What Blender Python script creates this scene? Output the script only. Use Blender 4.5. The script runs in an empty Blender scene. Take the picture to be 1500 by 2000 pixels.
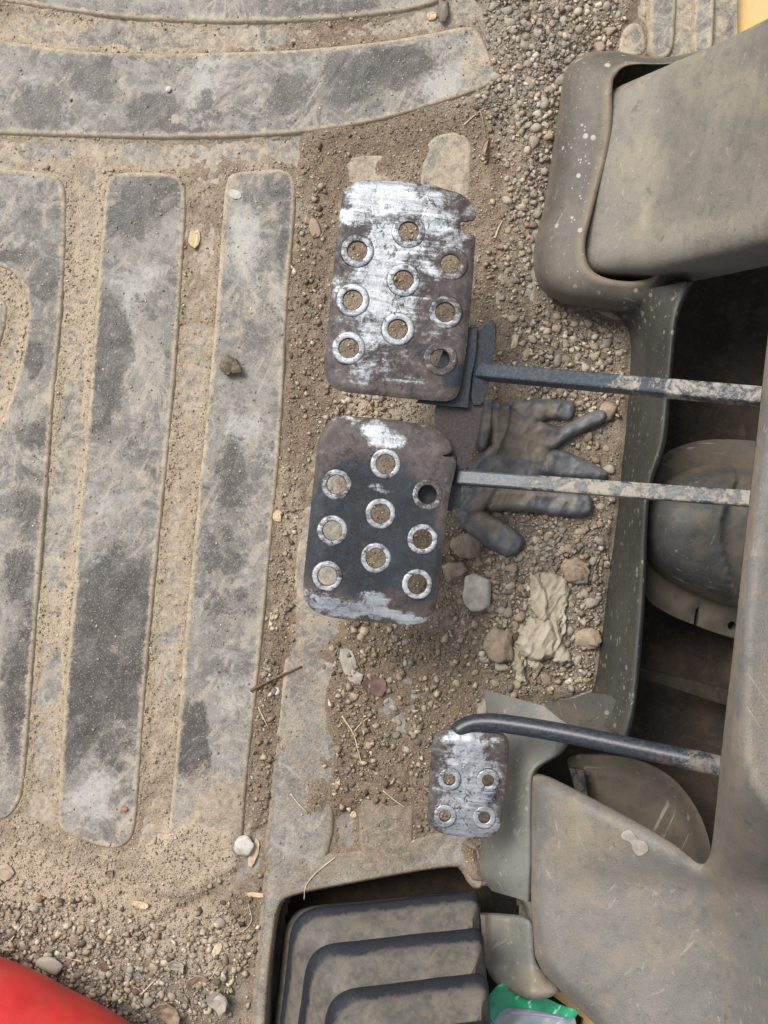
import bpy, math, random
import numpy as np
from mathutils import Vector, Matrix
from mathutils.geometry import delaunay_2d_cdt

# ------------------------------------------------------------------ camera, sky, sun, exposure
S = bpy.context.scene
COL = S.collection
H = 0.90            # camera height above the mat (m)
SC = 0.0004         # metres per photo pixel on the mat
cam_d = bpy.data.cameras.new('camera'); cam = bpy.data.objects.new('camera', cam_d); COL.objects.link(cam)
cam.location = (0, 0, H); cam.rotation_euler = (0, 0, 0)
cam_d.sensor_fit = 'VERTICAL'; cam_d.sensor_height = 36.0
cam_d.lens = 18.0 / (1000 * SC / H)
cam_d.clip_start = 0.01; cam_d.clip_end = 100
S.camera = cam
SUN_DIR = Vector((-0.55, 0.55, 1.0)).normalized()
world = bpy.data.worlds.new('World'); S.world = world; world.use_nodes = True
wn = world.node_tree.nodes; wl = world.node_tree.links
sky = wn.new('ShaderNodeTexSky'); sky.sky_type = 'NISHITA'; sky.sun_disc = False
sky.sun_elevation = math.asin(SUN_DIR.z); sky.sun_rotation = math.atan2(SUN_DIR.x, SUN_DIR.y)
sky.dust_density = 4.0; sky.air_density = 1.0; sky.ozone_density = 1.0
hs = wn.new('ShaderNodeHueSaturation'); hs.inputs['Saturation'].default_value = 0.34
wl.new(sky.outputs[0], hs.inputs['Color']); wl.new(hs.outputs[0], wn['Background'].inputs['Color'])
wn['Background'].inputs['Strength'].default_value = 0.085
sl = bpy.data.lights.new('sun', 'SUN'); sl.energy = 1.5; sl.angle = math.radians(28); sl.color = (1.0, 0.95, 0.88)
so = bpy.data.objects.new('sun', sl); COL.objects.link(so); so.location = (-1, 0.6, 2)
so.rotation_euler = SUN_DIR.to_track_quat('Z', 'Y').to_euler()
S.view_settings.view_transform = 'Standard'; S.view_settings.look = 'None'
S.view_settings.gamma = 1.0; S.view_settings.use_curve_mapping = False
S.view_settings.exposure = 1.05

rng = np.random.default_rng(11); random.seed(11)

# ------------------------------------------------------------------ helpers: coordinates, noise, polygons
def W(px, py, z=0.0):
    k = (H - z) / H * SC
    return Vector(((px - 750) * k, (1000 - py) * k, z))
def Wn(px, py, z):
    k = (H - z) / H * SC
    return np.stack([(px - 750) * k, (1000 - py) * k, z + 0 * px], -1)
_lat = {}
def vnoise(x, y, seed):
    if seed not in _lat: _lat[seed] = np.random.default_rng(seed).random((256, 256))
    L = _lat[seed]
    xi = np.floor(x).astype(int); yi = np.floor(y).astype(int)
    fx = x - xi; fy = y - yi
    fx = fx*fx*fx*(fx*(fx*6-15)+10); fy = fy*fy*fy*(fy*(fy*6-15)+10)
    a = L[yi & 255, xi & 255]; b = L[yi & 255, (xi+1) & 255]
    c = L[(yi+1) & 255, xi & 255]; d = L[(yi+1) & 255, (xi+1) & 255]
    return (a*(1-fx)+b*fx)*(1-fy) + (c*(1-fx)+d*fx)*fy
def fbm(x, y, size, octs=4, seed=1, gain=0.5):
    """noise in -1..1; size in photo pixels"""
    x = np.asarray(x, float)/size; y = np.asarray(y, float)/size
    t = 0; a = 1.0; n = 0
    for i in range(octs):
        t = t + a*(vnoise(x+i*17.3, y+i*9.1, seed+i)*2-1); n += a; a *= gain; x = x*2.03; y = y*2.03
    return t/n*1.5
def sdf(px, py, poly):
    """signed distance in pixels to a closed polygon, negative inside"""
    px = np.asarray(px, float); py = np.asarray(py, float)
    P = np.asarray(poly, float); Q = np.roll(P, -1, 0)
    d = np.full(px.shape, 1e18); ins = np.zeros(px.shape, bool)
    for (ax, ay), (bx, by) in zip(P, Q):
        ex, ey = bx-ax, by-ay; wx, wy = px-ax, py-ay
        t = np.clip((wx*ex+wy*ey)/(ex*ex+ey*ey+1e-12), 0, 1)
        d = np.minimum(d, (wx-t*ex)**2+(wy-t*ey)**2)
        c = ((ay > py) != (by > py))
        if by != ay: ins ^= c & (px < ex*(py-ay)/(by-ay)+ax)
    d = np.sqrt(d)
    return np.where(ins, -d, d)
def round_poly(poly, n=2, w=0.25):
    P = np.asarray(poly, float)
    for _ in range(n):
        Q = np.roll(P, -1, 0)
        P = np.stack([P*(1-w)+Q*w, P*w+Q*(1-w)], 1).reshape(-1, 2)
    return P
def spline(pts, n=8, closed=False):
    P = np.asarray(pts, float); out = []
    m = len(P); rngi = range(m) if closed else range(m-1)
    for i in rngi:
        p0 = P[(i-1) % m] if closed or i > 0 else 2*P[0]-P[1]
        p1 = P[i]; p2 = P[(i+1) % m]
        p3 = P[(i+2) % m] if closed or i+2 < m else 2*P[-1]-P[-2]
        for k in range(n):
            t = k/n
            out.append(0.5*((2*p1)+(-p0+p2)*t+(2*p0-5*p1+4*p2-p3)*t*t+(-p0+3*p1-3*p2+p3)*t**3))
    if not closed: out.append(P[-1])
    return np.array(out)
def sstep(a, b, x):
    t = np.clip((x-a)/(b-a), 0, 1); return t*t*(3-2*t)
def blobs(px, py, lst, wob=14, seed=50):
    """soft union of ellipses (cx, cy, rx, ry, degrees, strength), edges wobbled"""
    x = px+wob*fbm(px, py, 60, 4, seed); y = py+wob*fbm(px, py, 60, 4, seed+20)
    r = np.zeros(np.shape(px))
    for b in lst:
        cx, cy, rx, ry = b[:4]; a = math.radians(b[4] if len(b) > 4 else 0); s = b[5] if len(b) > 5 else 1
        u = ((x-cx)*math.cos(a)+(y-cy)*math.sin(a))/rx; v = (-(x-cx)*math.sin(a)+(y-cy)*math.cos(a))/ry
        r = np.maximum(r, s*np.clip(1.5-np.sqrt(u*u+v*v), 0, 1))
    return r

# ------------------------------------------------------------------ helpers: meshes and objects
def mesh_np(name, V, F, smooth=True, attrs=None, cols=None):
    """V (n,3); F (m,3) or (m,4) int array, or list of faces"""
    me = bpy.data.meshes.new(name)
    if isinstance(F, np.ndarray):
        m, k = F.shape
        me.vertices.add(len(V)); me.vertices.foreach_set('co', np.asarray(V, np.float32).ravel())
        me.loops.add(m*k); me.loops.foreach_set('vertex_index', F.astype(np.int32).ravel())
        me.polygons.add(m); me.polygons.foreach_set('loop_start', np.arange(0, m*k, k, dtype=np.int32))
        try: me.polygons.foreach_set('loop_total', np.full(m, k, np.int32))
        except Exception: pass
        me.update(calc_edges=True)
    else:
        me.from_pydata([tuple(v) for v in V], [], F); me.update()
    if smooth: me.polygons.foreach_set('use_smooth', np.ones(len(me.polygons), bool))
    for k, a in (attrs or {}).items():
        at = me.attributes.new(k, 'FLOAT', 'POINT'); at.data.foreach_set('value', np.asarray(a, np.float32).ravel())
    if cols is not None:
        at = me.attributes.new('col', 'FLOAT_COLOR', 'POINT')
        at.data.foreach_set('color', np.asarray(cols, np.float32).ravel())
    return me
def tag(o, label=None, cat=None, group=None, kind=None):
    if label: o['label'] = label
    if cat: o['category'] = cat
    if group: o['group'] = group
    if kind: o['kind'] = kind
    return o
def link(name, me, mat=None, parent=None, settle=True):
    """link a mesh built in world coordinates; top-level things get their origin at their base"""
    o = bpy.data.objects.new(name, me); COL.objects.link(o)
    if mat is not None and not me.materials: me.materials.append(mat)
    if parent is not None:
        o.parent = parent
        root = parent; off = Vector((0, 0, 0))
        while root is not None: off += root.location; root = root.parent
        o.location = -off
    elif settle:
        n = len(me.vertices); c = np.zeros(n*3, np.float32); me.vertices.foreach_get('co', c); c = c.reshape(-1, 3)
        b = np.array([(c[:, 0].min()+c[:, 0].max())/2, (c[:, 1].min()+c[:, 1].max())/2, c[:, 2].min()])
        me.vertices.foreach_set('co', (c-b).astype(np.float32).ravel()); me.update(); o.location = b
    return o
def thing(name, loc, label, cat, group=None):
    o = bpy.data.objects.new(name, None); COL.objects.link(o); o.location = loc; o.empty_display_size = 0.02
    return tag(o, label, cat, group)
def grid_obj(name, box, step, zf, keep=None, attrs=None, mat=None, parent=None, settle=False):
    x0, y0, x1, y1 = box
    xs = np.arange(x0, x1+step, step); ys = np.arange(y0, y1+step, step)
    X, Y = np.meshgrid(xs, ys); Z = zf(X, Y)
    nx = len(xs); ny = len(ys)
    idx = np.arange(nx*ny).reshape(ny, nx)
    F = np.stack([idx[1:, :-1], idx[1:, 1:], idx[:-1, 1:], idx[:-1, :-1]], -1).reshape(-1, 4)
    if keep is not None:
        K = keep(X, Y, Z).ravel()
        F = F[K[F].any(1)]
    used = np.unique(F); rem = np.full(nx*ny, -1); rem[used] = np.arange(len(used))
    V = np.stack([(X-750)*SC, (1000-Y)*SC, Z], -1).reshape(-1, 3)[used]
    A = {k: f(X, Y).ravel()[used] for k, f in (attrs or {}).items()}
    return link(name, mesh_np(name, V, rem[F], True, A), mat, parent, settle)
def plate(name, outer, holes, step, zf, thick, mat, parent=None, attrs=None, edge_res=4.0, bevel=1.5):
    """sheet with real holes: outline in photo pixels, z per point from zf(px, py, sdf); thickness in m"""
    def dens(p, r):
        P = np.asarray(p, float); Q = np.roll(P, -1, 0); out = []
        for a, b in zip(P, Q):
            n = max(1, int(np.hypot(*(b-a))/r))
            out += [a+(b-a)*i/n for i in range(n)]
        return np.array(out)
    loops = [dens(outer, edge_res)]+[dens(h, edge_res) for h in holes]
    pts = []; edges = []
    for L in loops:
        b = len(pts); pts += [Vector(p) for p in L]; edges += [(b+i, b+(i+1) % len(L)) for i in range(len(L))]
    O = loops[0]
    X, Y = np.meshgrid(np.arange(O[:, 0].min(), O[:, 0].max(), step), np.arange(O[:, 1].min(), O[:, 1].max(), step))
    X = X.ravel()+(np.arange(X.size) % 2)*0.3; Y = Y.ravel()
    k = sdf(X, Y, loops[0]) < -bevel
    for h in loops[1:]: k &= sdf(X, Y, h) > bevel
    pts += [Vector((x, y)) for x, y in zip(X[k], Y[k])]
    # rings just inside the edges for a rounded rim
    for i, L in enumerate(loops):
        Q = np.roll(L, -1, 0); T = (np.roll(L, -1, 0)-np.roll(L, 1, 0)); T /= np.maximum(np.hypot(T[:, 0], T[:, 1]), 1e-9)[:, None]
        N = np.stack([-T[:, 1], T[:, 0]], 1)
        for s in (1, -1):
            R = L+N*s*bevel*0.7
            ok = sdf(R[:, 0], R[:, 1], loops[0]) < -bevel*0.4
            for h in loops[1:]: ok &= sdf(R[:, 0], R[:, 1], h) > bevel*0.4
            pts += [Vector(p) for p in R[ok]]
    v, e, f, *_ = delaunay_2d_cdt(pts, edges, [], 0, 1e-4)
    V = np.array([(p.x, p.y) for p in v]); F = np.array([t for t in f if len(t) == 3])
    c = V[F].mean(1); ok = sdf(c[:, 0], c[:, 1], loops[0]) < 0
    for h in loops[1:]: ok &= sdf(c[:, 0], c[:, 1], h) > 0
    F = F[ok]
    a = V[F[:, 1]]-V[F[:, 0]]; b = V[F[:, 2]]-V[F[:, 0]]
    fl = (a[:, 0]*b[:, 1]-a[:, 1]*b[:, 0]) > 0       # photo y points down: reverse ccw
    F[fl] = F[fl][:, ::-1]
    sd = sdf(V[:, 0], V[:, 1], loops[0])
    for h in loops[1:]: sd = np.maximum(sd, -sdf(V[:, 0], V[:, 1], h))
    z = zf(V[:, 0], V[:, 1], sd)
    top = Wn(V[:, 0], V[:, 1], z); bot = top.copy(); bot[:, 2] -= thick
    n = len(V)
    E = {}
    for t in F:
        for i in range(3):
            p, q = int(t[i]), int(t[(i+1) % 3])
            if (q, p) in E: del E[(q, p)]
            else: E[(p, q)] = 1
    side = []
    for p, q in E: side += [(q, p, p+n), (q, p+n, q+n)]
    FF = np.concatenate([F, F[:, ::-1]+n, np.array(side)])
    A = {k: np.tile(fn(V[:, 0], V[:, 1], sd), 2) for k, fn in (attrs or {}).items()}
    me = mesh_np(name, np.concatenate([top, bot]), FF, True, A)
    sm = np.ones(len(FF), bool); sm[2*len(F):] = False
    me.polygons.foreach_set('use_smooth', sm)
    # keep the rim crisp
    o = link(name, me, mat, parent)
    return o
def loft(rows, closed_u=False, cap0=False, cap1=False):
    """rows: list of (n,3) arrays -> V, faces"""
    R = np.array(rows); m, n, _ = R.shape; F = []
    for i in range(m-1):
        for j in range(n if closed_u else n-1):
            k = (j+1) % n
            F.append((i*n+j, i*n+k, (i+1)*n+k, (i+1)*n+j))
    if cap0: F.append(tuple(range(n-1, -1, -1)))
    if cap1: F.append(tuple((m-1)*n+j for j in range(n)))
    return R.reshape(-1, 3), F
def sweep(path, sect, scale=None, roll=0.0, up=(0, 0, 1)):
    """closed section (list of (u, v)) swept along a 3-D path, capped"""
    P = np.asarray(path, float); rows = []
    for i in range(len(P)):
        t = P[min(i+1, len(P)-1)]-P[max(i-1, 0)]; t /= np.linalg.norm(t)
        u = np.cross(np.array(up, float), t); u /= np.linalg.norm(u); v = np.cross(t, u)
        c, s = math.cos(roll), math.sin(roll); u, v = u*c+v*s, -u*s+v*c
        k = 1.0 if scale is None else scale[i]
        rows.append([P[i]+k*(a*u+b*v) for a, b in sect])
    return loft(rows, True, True, True)
def circle(n, ru, rv=None):
    rv = rv or ru
    return [(ru*math.cos(2*math.pi*i/n), rv*math.sin(2*math.pi*i/n)) for i in range(n)]
def rrect(w, h, r, n=3):
    out = []
    for cx, cy, a0 in ((w/2-r, h/2-r, 0), (-w/2+r, h/2-r, 90), (-w/2+r, -h/2+r, 180), (w/2-r, -h/2+r, 270)):
        for i in range(n+1):
            a = math.radians(a0+90*i/n); out.append((cx+r*math.cos(a), cy+r*math.sin(a)))
    return out

# ------------------------------------------------------------------ helpers: materials
class Mat:
    def __init__(self, name):
        self.m = bpy.data.materials.new(name); self.m.use_nodes = True
        self.t = self.m.node_tree; self.b = self.t.nodes['Principled BSDF']; self._tc = None
    def n(self, typ, **kw):
        nd = self.t.nodes.new('ShaderNode'+typ)
        for k, v in kw.items(): setattr(nd, k, v)
        return nd
    def put(self, sock, v):
        if hasattr(v, 'is_output'): self.t.links.new(v, sock)
        elif isinstance(v, (tuple, list)) and len(v) == 3 and sock.type == 'RGBA': sock.default_value = (*v, 1)
        else: sock.default_value = v
    def co(self):
        if not self._tc: self._tc = self.n('TexCoord')
        return self._tc.outputs['Object']
    def stretch(self, sx, sy, sz=1, rot=0):
        q = self.n('Mapping'); self.put(q.inputs['Vector'], self.co())
        q.inputs['Rotation'].default_value = (0, 0, math.radians(rot))
        p = self.n('Mapping'); self.put(p.inputs['Vector'], q.outputs[0]); p.inputs['Scale'].default_value = (sx, sy, sz); return p.outputs[0]
    def noise(self, scale, detail=4, rough=0.55, dist=0, vec=None, seed=0):
        q = self.n('TexNoise', noise_dimensions='4D'); self.put(q.inputs['Vector'], vec or self.co())
        for k, v in (('Scale', scale), ('Detail', detail), ('Roughness', rough), ('Distortion', dist), ('W', seed*3.7)): q.inputs[k].default_value = v
        return q.outputs['Fac']
    def vor(self, scale, feature='F1', vec=None, rand=1.0):
        q = self.n('TexVoronoi', feature=feature); self.put(q.inputs['Vector'], vec or self.co())
        q.inputs['Scale'].default_value = scale; q.inputs['Randomness'].default_value = rand
        return q.outputs['Distance']
    def rng(self, v, a, b, c=0.0, d=1.0):
        q = self.n('MapRange', interpolation_type='SMOOTHSTEP'); self.put(q.inputs['Value'], v)
        for k, x in (('From Min', a), ('From Max', b), ('To Min', c), ('To Max', d)): q.inputs[k].default_value = x
        return q.outputs['Result']
    def math(self, op, a, b=0.0):
        q = self.n('Math', operation=op); self.put(q.inputs[0], a); self.put(q.inputs[1], b); return q.outputs[0]
    def mix(self, f, a, b):
        q = self.n('Mix', data_type='RGBA'); self.put(q.inputs[0], f); self.put(q.inputs[6], a); self.put(q.inputs[7], b); return q.outputs[2]
    def mul(self, col, f):
        q = self.n('Mix', data_type='RGBA', blend_type='MULTIPLY'); q.inputs[0].default_value = 1; self.put(q.inputs[6], col)
        g = self.n('CombineColor'); [self.put(g.inputs[i], f) for i in range(3)]
        self.put(q.inputs[7], g.outputs[0]); return q.outputs[2]
    def attr(self, name, out='Fac'):
        q = self.n('Attribute', attribute_name=name); return q.outputs[out]
    def upness(self):
        g = self.n('NewGeometry'); s = self.n('SeparateXYZ'); self.put(s.inputs[0], g.outputs['Normal']); return s.outputs['Z']
    def rand(self): return self.n('ObjectInfo').outputs['Random']
    def bump(self, h, strength=0.3, dist=0.001, prev=None):
        q = self.n('Bump'); self.put(q.inputs['Height'], h); q.inputs['Strength'].default_value = strength; q.inputs['Distance'].default_value = dist
        if prev is not None: self.put(q.inputs['Normal'], prev)
        return q.outputs[0]
    def done(self, col, rough=0.7, metal=0.0, normal=None, spec=None, **kw):
        b = self.b.inputs
        self.put(b['Base Color'], col); self.put(b['Roughness'], rough); self.put(b['Metallic'], metal)
        if normal is not None: self.put(b['Normal'], normal)
        if spec is not None: self.put(b['Specular IOR Level'], spec)
        for k, v in kw.items(): self.put(b[k], v)
        return self.m
DUST = (0.37, 0.29, 0.19); DUST2 = (0.27, 0.205, 0.135)

def mat_mat():
    m = Mat('worn_grey_rubber')
    big = m.noise(14, 5, 0.6, 0.6, seed=1); mid = m.noise(48, 7, 0.68, 1.0, seed=2); fine = m.noise(420, 3, 0.6, seed=3); mf = m.noise(150, 5, 0.7, 0.8, seed=12)
    scuff = m.noise(36, 7, 0.64, 3.6, vec=m.stretch(1.0, 0.34, 1, 35), seed=4)
    scuff2 = m.noise(34, 7, 0.64, 3.2, vec=m.stretch(0.30, 1.0, 1, 20), seed=5)
    col = m.mix(m.rng(big, 0.35, 0.65), (0.122, 0.117, 0.109), (0.218, 0.207, 0.188))
    col = m.mix(m.math('MULTIPLY', m.rng(mid, 0.44, 0.64), 0.75), col, (0.285, 0.272, 0.246))
    col = m.mix(m.math('MULTIPLY', m.rng(mf, 0.50, 0.66), 0.5), col, (0.34, 0.31, 0.265))
    col = m.mix(m.math('MULTIPLY', m.rng(mf, 0.46, 0.34), 0.5), col, (0.055, 0.054, 0.055))
    col = m.mix(m.math('MULTIPLY', m.rng(scuff, 0.53, 0.62), 0.6), col, (0.38, 0.335, 0.27))
    col = m.mix(m.math('MULTIPLY', m.rng(scuff2, 0.54, 0.64), 0.45), col, (0.33, 0.325, 0.31))
    w0 = m.n('TexNoise'); m.put(w0.inputs['Vector'], m.co()); w0.inputs['Scale'].default_value = 13; w0.inputs['Detail'].default_value = 2
    w1 = m.n('VectorMath', operation='SCALE'); m.put(w1.inputs[0], w0.outputs['Color']); w1.inputs['Scale'].default_value = 0.22
    w2 = m.n('VectorMath', operation='ADD'); m.put(w2.inputs[0], m.co()); m.put(w2.inputs[1], w1.outputs[0])
    w3 = m.n('Mapping'); m.put(w3.inputs['Vector'], w2.outputs[0]); w3.inputs['Scale'].default_value = (1.0, 0.12, 1)
    swirl = m.noise(120, 5, 0.65, 0.2, vec=w3.outputs[0], seed=17)
    swm = m.rng(m.noise(16, 3, 0.6, seed=18), 0.46, 0.60)
    col = m.mix(m.math('MULTIPLY', m.math('MULTIPLY', m.rng(swirl, 0.50, 0.62), swm), 0.62), col, (0.42, 0.375, 0.305))
    col = m.mix(m.math('MULTIPLY', m.math('MULTIPLY', m.rng(swirl, 0.46, 0.36), swm), 0.55), col, (0.060, 0.060, 0.064))
    pale = m.attr('pale'); nz = m.math('ADD', m.math('MULTIPLY', m.math('SUBTRACT', mid, 0.5), 1.8), m.math('MULTIPLY', m.math('SUBTRACT', mf, 0.5), 1.2))
    col = m.mix(m.math('MULTIPLY', m.rng(m.math('ADD', pale, nz), 0.3, 1.0), 0.62), col, (0.44, 0.435, 0.415))
    vd = m.n('VectorMath', operation='ADD'); m.put(vd.inputs[0], m.co())
    cn = m.n('TexNoise'); m.put(cn.inputs['Vector'], m.co()); cn.inputs['Scale'].default_value = 120
    vs = m.n('VectorMath', operation='SCALE'); m.put(vs.inputs[0], cn.outputs['Color']); vs.inputs['Scale'].default_value = 0.006; m.put(vd.inputs[1], vs.outputs[0])
    crk = m.math('MULTIPLY', m.rng(m.vor(210, 'DISTANCE_TO_EDGE', vd.outputs[0]), 0.14, 0.03), m.rng(m.noise(9, 3, 0.6, seed=15), 0.50, 0.62))
    col = m.mix(m.math('MULTIPLY', crk, 0.45), col, (0.36, 0.34, 0.29))
    wet = m.rng(m.math('ADD', m.attr('wet'), m.math('ADD', m.math('MULTIPLY', m.math('SUBTRACT', mid, 0.5), 1.5), m.math('MULTIPLY', m.math('SUBTRACT', mf, 0.5), 0.9))), 0.38, 0.62)
    wcol = m.mix(m.rng(mid, 0.38, 0.66), (0.034, 0.030, 0.028), (0.078, 0.073, 0.070))
    wcol = m.mix(m.math('MULTIPLY', m.rng(scuff, 0.5, 0.6), 0.25), wcol, (0.22, 0.21, 0.20))
    col = m.mix(m.math('MULTIPLY', wet, 0.92), col, wcol)
    d0 = m.math('ADD', m.attr('dust'), m.math('MULTIPLY', m.math('SUBTRACT', mid, 0.5), 1.5))
    d0 = m.math('ADD', d0, m.math('MULTIPLY', m.math('SUBTRACT', mf, 0.5), 1.1)); d0 = m.math('ADD', d0, m.math('MULTIPLY', m.math('SUBTRACT', fine, 0.5), 0.7))
    dust = m.rng(d0, 0.35, 0.9)
    col = m.mix(m.math('MULTIPLY', dust, 0.80), col, m.mix(m.attr('brown'), m.mix(m.rng(mf, 0.35, 0.65), (0.27, 0.215, 0.15), (0.43, 0.355, 0.26)), m.mix(m.rng(mf, 0.35, 0.65), (0.135, 0.10, 0.07), (0.235, 0.18, 0.125))))
    speck = m.math('MULTIPLY', m.rng(m.noise(260, 2, 0.5, seed=6), 0.68, 0.73), m.rng(m.noise(22, 2, seed=7), 0.46, 0.56))
    col = m.mix(m.math('MULTIPLY', speck, 0.9), col, (0.045, 0.035, 0.028))
    gr1 = m.noise(900, 2, 0.6, seed=21)
    col = m.mix(m.math('MULTIPLY', m.rng(gr1, 0.54, 0.68), 0.42), col, (0.42, 0.37, 0.30))
    col = m.mix(m.math('MULTIPLY', m.rng(gr1, 0.46, 0.32), 0.42), col, (0.055, 0.050, 0.046))
    lite = m.rng(m.noise(380, 2, 0.5, seed=8), 0.66, 0.72)
    col = m.mix(m.math('MULTIPLY', lite, 0.6), col, (0.46, 0.40, 0.32))
    rough = m.math('SUBTRACT', 0.74, m.math('MULTIPLY', wet, 0.24))
    nb = m.bump(fine, 0.3, 0.0006); nb = m.bump(m.math('ADD', m.math('ADD', dust, mf), speck), 0.35, 0.0008, nb)
    return m.done(col, rough, 0, nb, 0.4)
def mat_dirt():
    m = Mat('dry_sandy_soil')
    big = m.noise(11, 4, 0.6, seed=1); mid = m.noise(70, 5, 0.65, seed=2); fine = m.noise(620, 4, 0.7, seed=3)
    t = m.math('ADD', m.attr('tan'), m.math('MULTIPLY', m.math('SUBTRACT', mid, 0.5), 0.9))
    col = m.mix(m.rng(t, 0.2, 0.8), (0.185, 0.140, 0.102), (0.42, 0.345, 0.255))
    col = m.mix(m.math('MULTIPLY', m.rng(big, 0.5, 0.75), 0.6), col, (0.35, 0.31, 0.255))
    col = m.mix(m.math('MULTIPLY', m.rng(fine, 0.50, 0.68), 0.55), col, (0.46, 0.38, 0.28))
    col = m.mix(m.math('MULTIPLY', m.rng(fine, 0.48, 0.34), 0.6), col, (0.10, 0.075, 0.052))
    gr = m.attr('grey'); col = m.mix(m.math('MULTIPLY', gr, 0.65), col, m.mix(m.rng(fine, 0.4, 0.6), (0.12, 0.108, 0.094), (0.30, 0.275, 0.24)))
    nb = m.bump(fine, 0.9, 0.0016); nb = m.bump(mid, 0.5, 0.003, nb)
    return m.done(col, 0.92, 0, nb, 0.2)
def mat_grain():
    m = Mat('sand_and_grit'); return m.done(m.attr('col', 'Color'), 0.85, 0, None, 0.25)
def mat_stone(name, c0, c1, dusty=0.55):
    m = Mat(name)
    r = m.rand(); mid = m.noise(160, 4, 0.6, seed=2); fine = m.noise(900, 3, 0.6, seed=3)
    col = m.mix(r, c0, c1); col = m.mix(m.math('MULTIPLY', m.rng(mid, 0.45, 0.7), 0.4), col, (0.36, 0.31, 0.25))
    col = m.mix(m.math('MULTIPLY', m.rng(mid, 0.5, 0.3), 0.35), col, (0.12, 0.095, 0.075))
    col = m.mix(m.math('MULTIPLY', m.rng(m.upness(), 0.1, 0.9), dusty), col, (0.36, 0.30, 0.22))
    return m.done(col, 0.8, 0, m.bump(fine, 0.5, 0.0008), 0.3)
def mat_pad(name, accel=False):
    """worn pedal steel: attributes bright (bare metal) and paint (dark paint left), rest is rust"""
    m = Mat(name); sub = lambda v, k: m.math('MULTIPLY', m.math('SUBTRACT', v, 0.5), k)
    mid = m.noise(85, 7, 0.72, 0.6, seed=1); fine = m.noise(820, 4, 0.75, seed=2); mf = m.noise(260, 6, 0.75, 0.5, seed=11)
    stre = m.noise(300, 5, 0.7, 0.4, vec=m.stretch(0.06, 1.0, 1, 6), seed=3); str2 = m.noise(220, 4, 0.7, 0.6, vec=m.stretch(0.08, 1.0, 1, 14), seed=4)
    rust = m.mix(m.rng(mid, 0.36, 0.64), (0.040, 0.033, 0.033), (0.098, 0.082, 0.076))
    rust = m.mix(m.math('MULTIPLY', m.rng(mf, 0.52, 0.68), 0.65), rust, (0.17, 0.135, 0.115))
    rust = m.mix(m.math('MULTIPLY', m.rng(mf, 0.46, 0.34), 0.55), rust, (0.030, 0.021, 0.021))
    rust = m.mix(m.math('MULTIPLY', m.rng(fine, 0.60, 0.72), 0.6), rust, (0.30, 0.28, 0.27))
    pa = m.rng(m.math('ADD', m.attr('paint'), m.math('ADD', sub(mid, 1.2), sub(mf, 0.9))), 0.40, 0.62)
    pcol = m.mix(m.rng(mid, 0.4, 0.7), (0.012, 0.016, 0.022), (0.028, 0.038, 0.050))
    pcol = m.mix(m.math('MULTIPLY', m.rng(mf, 0.56, 0.70), 0.6), pcol, (0.115, 0.085, 0.058))
    scr = m.rng(m.noise(150, 4, 0.6, 1.0, vec=m.stretch(0.06, 1, 1, -48), seed=5), 0.61, 0.70)
    pcol = m.mix(m.math('MULTIPLY', scr, 0.35), pcol, (0.16, 0.16, 0.16))
    col = m.mix(pa, rust, pcol)
    e = m.math('ADD', m.math('ADD', sub(mid, 1.5), sub(mf, 1.1)), m.math('ADD', sub(stre, 0.8), sub(fine, 0.5)))
    br = m.rng(m.math('ADD', m.attr('bright'), e), 0.30, 0.72)
    bcol = m.mix(m.rng(stre, 0.35, 0.65), (0.31, 0.335, 0.365), (0.50, 0.532, 0.570))
    bcol = m.mix(m.math('MULTIPLY', m.rng(mid, 0.55, 0.38), 0.5), bcol, (0.21, 0.226, 0.25))
    bcol = m.mix(m.math('MULTIPLY', m.rng(str2, 0.54, 0.66), 0.55), bcol, (0.135, 0.112, 0.095))
    bcol = m.mix(m.math('MULTIPLY', m.rng(mf, 0.54, 0.66), 0.5), bcol, (0.10, 0.078, 0.068))
    col = m.mix(m.math('MULTIPLY', br, 0.95), col, bcol)
    fl = m.math('MULTIPLY', m.rng(m.noise(230, 5, 0.72, 1.2, seed=9), 0.55, 0.61), m.rng(m.noise(26, 3, 0.6, seed=10), 0.46, 0.56))
    col = m.mix(m.math('MULTIPLY', fl, 0.85), col, (0.040, 0.028, 0.026))
    metal = m.math('ADD', m.math('MULTIPLY', br, 0.5), 0.05)
    rough = m.math('ADD', m.math('SUBTRACT', 0.56, m.math('MULTIPLY', br, 0.16)), sub(fine, 0.3))
    nb = m.bump(m.math('ADD', m.math('SUBTRACT', m.math('MULTIPLY', br, 0.6), fl), mf), 0.5, 0.0007)
    return m.done(col, rough, metal, nb, 0.35)
def mat_steel(name, c0, c1, dust, seed=0, patch=0.5):
    m = Mat(name); mid = m.noise(70, 6, 0.7, 0.8, seed=1+seed); fine = m.noise(480, 4, 0.7, seed=2+seed)
    col = m.mix(m.rng(fine, 0.4, 0.65), c0, c1)
    d = m.rng(m.math('ADD', m.attr('dust'), m.math('ADD', m.math('MULTIPLY', m.math('SUBTRACT', mid, 0.5), 1.4), m.math('MULTIPLY', m.math('SUBTRACT', fine, 0.5), 0.5))), 0.5-0.12, 0.5+0.12)
    col = m.mix(m.math('MULTIPLY', d, patch), col, dust)
    r = m.rng(m.noise(40, 4, 0.6, seed=7+seed), 0.62, 0.72); col = m.mix(m.math('MULTIPLY', r, 0.5), col, (0.16, 0.09, 0.055))
    return m.done(col, m.math('ADD', 0.33, m.math('MULTIPLY', d, 0.45)), 0.05, m.bump(m.math('ADD', fine, d), 0.3, 0.0006), 0.4)
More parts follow.
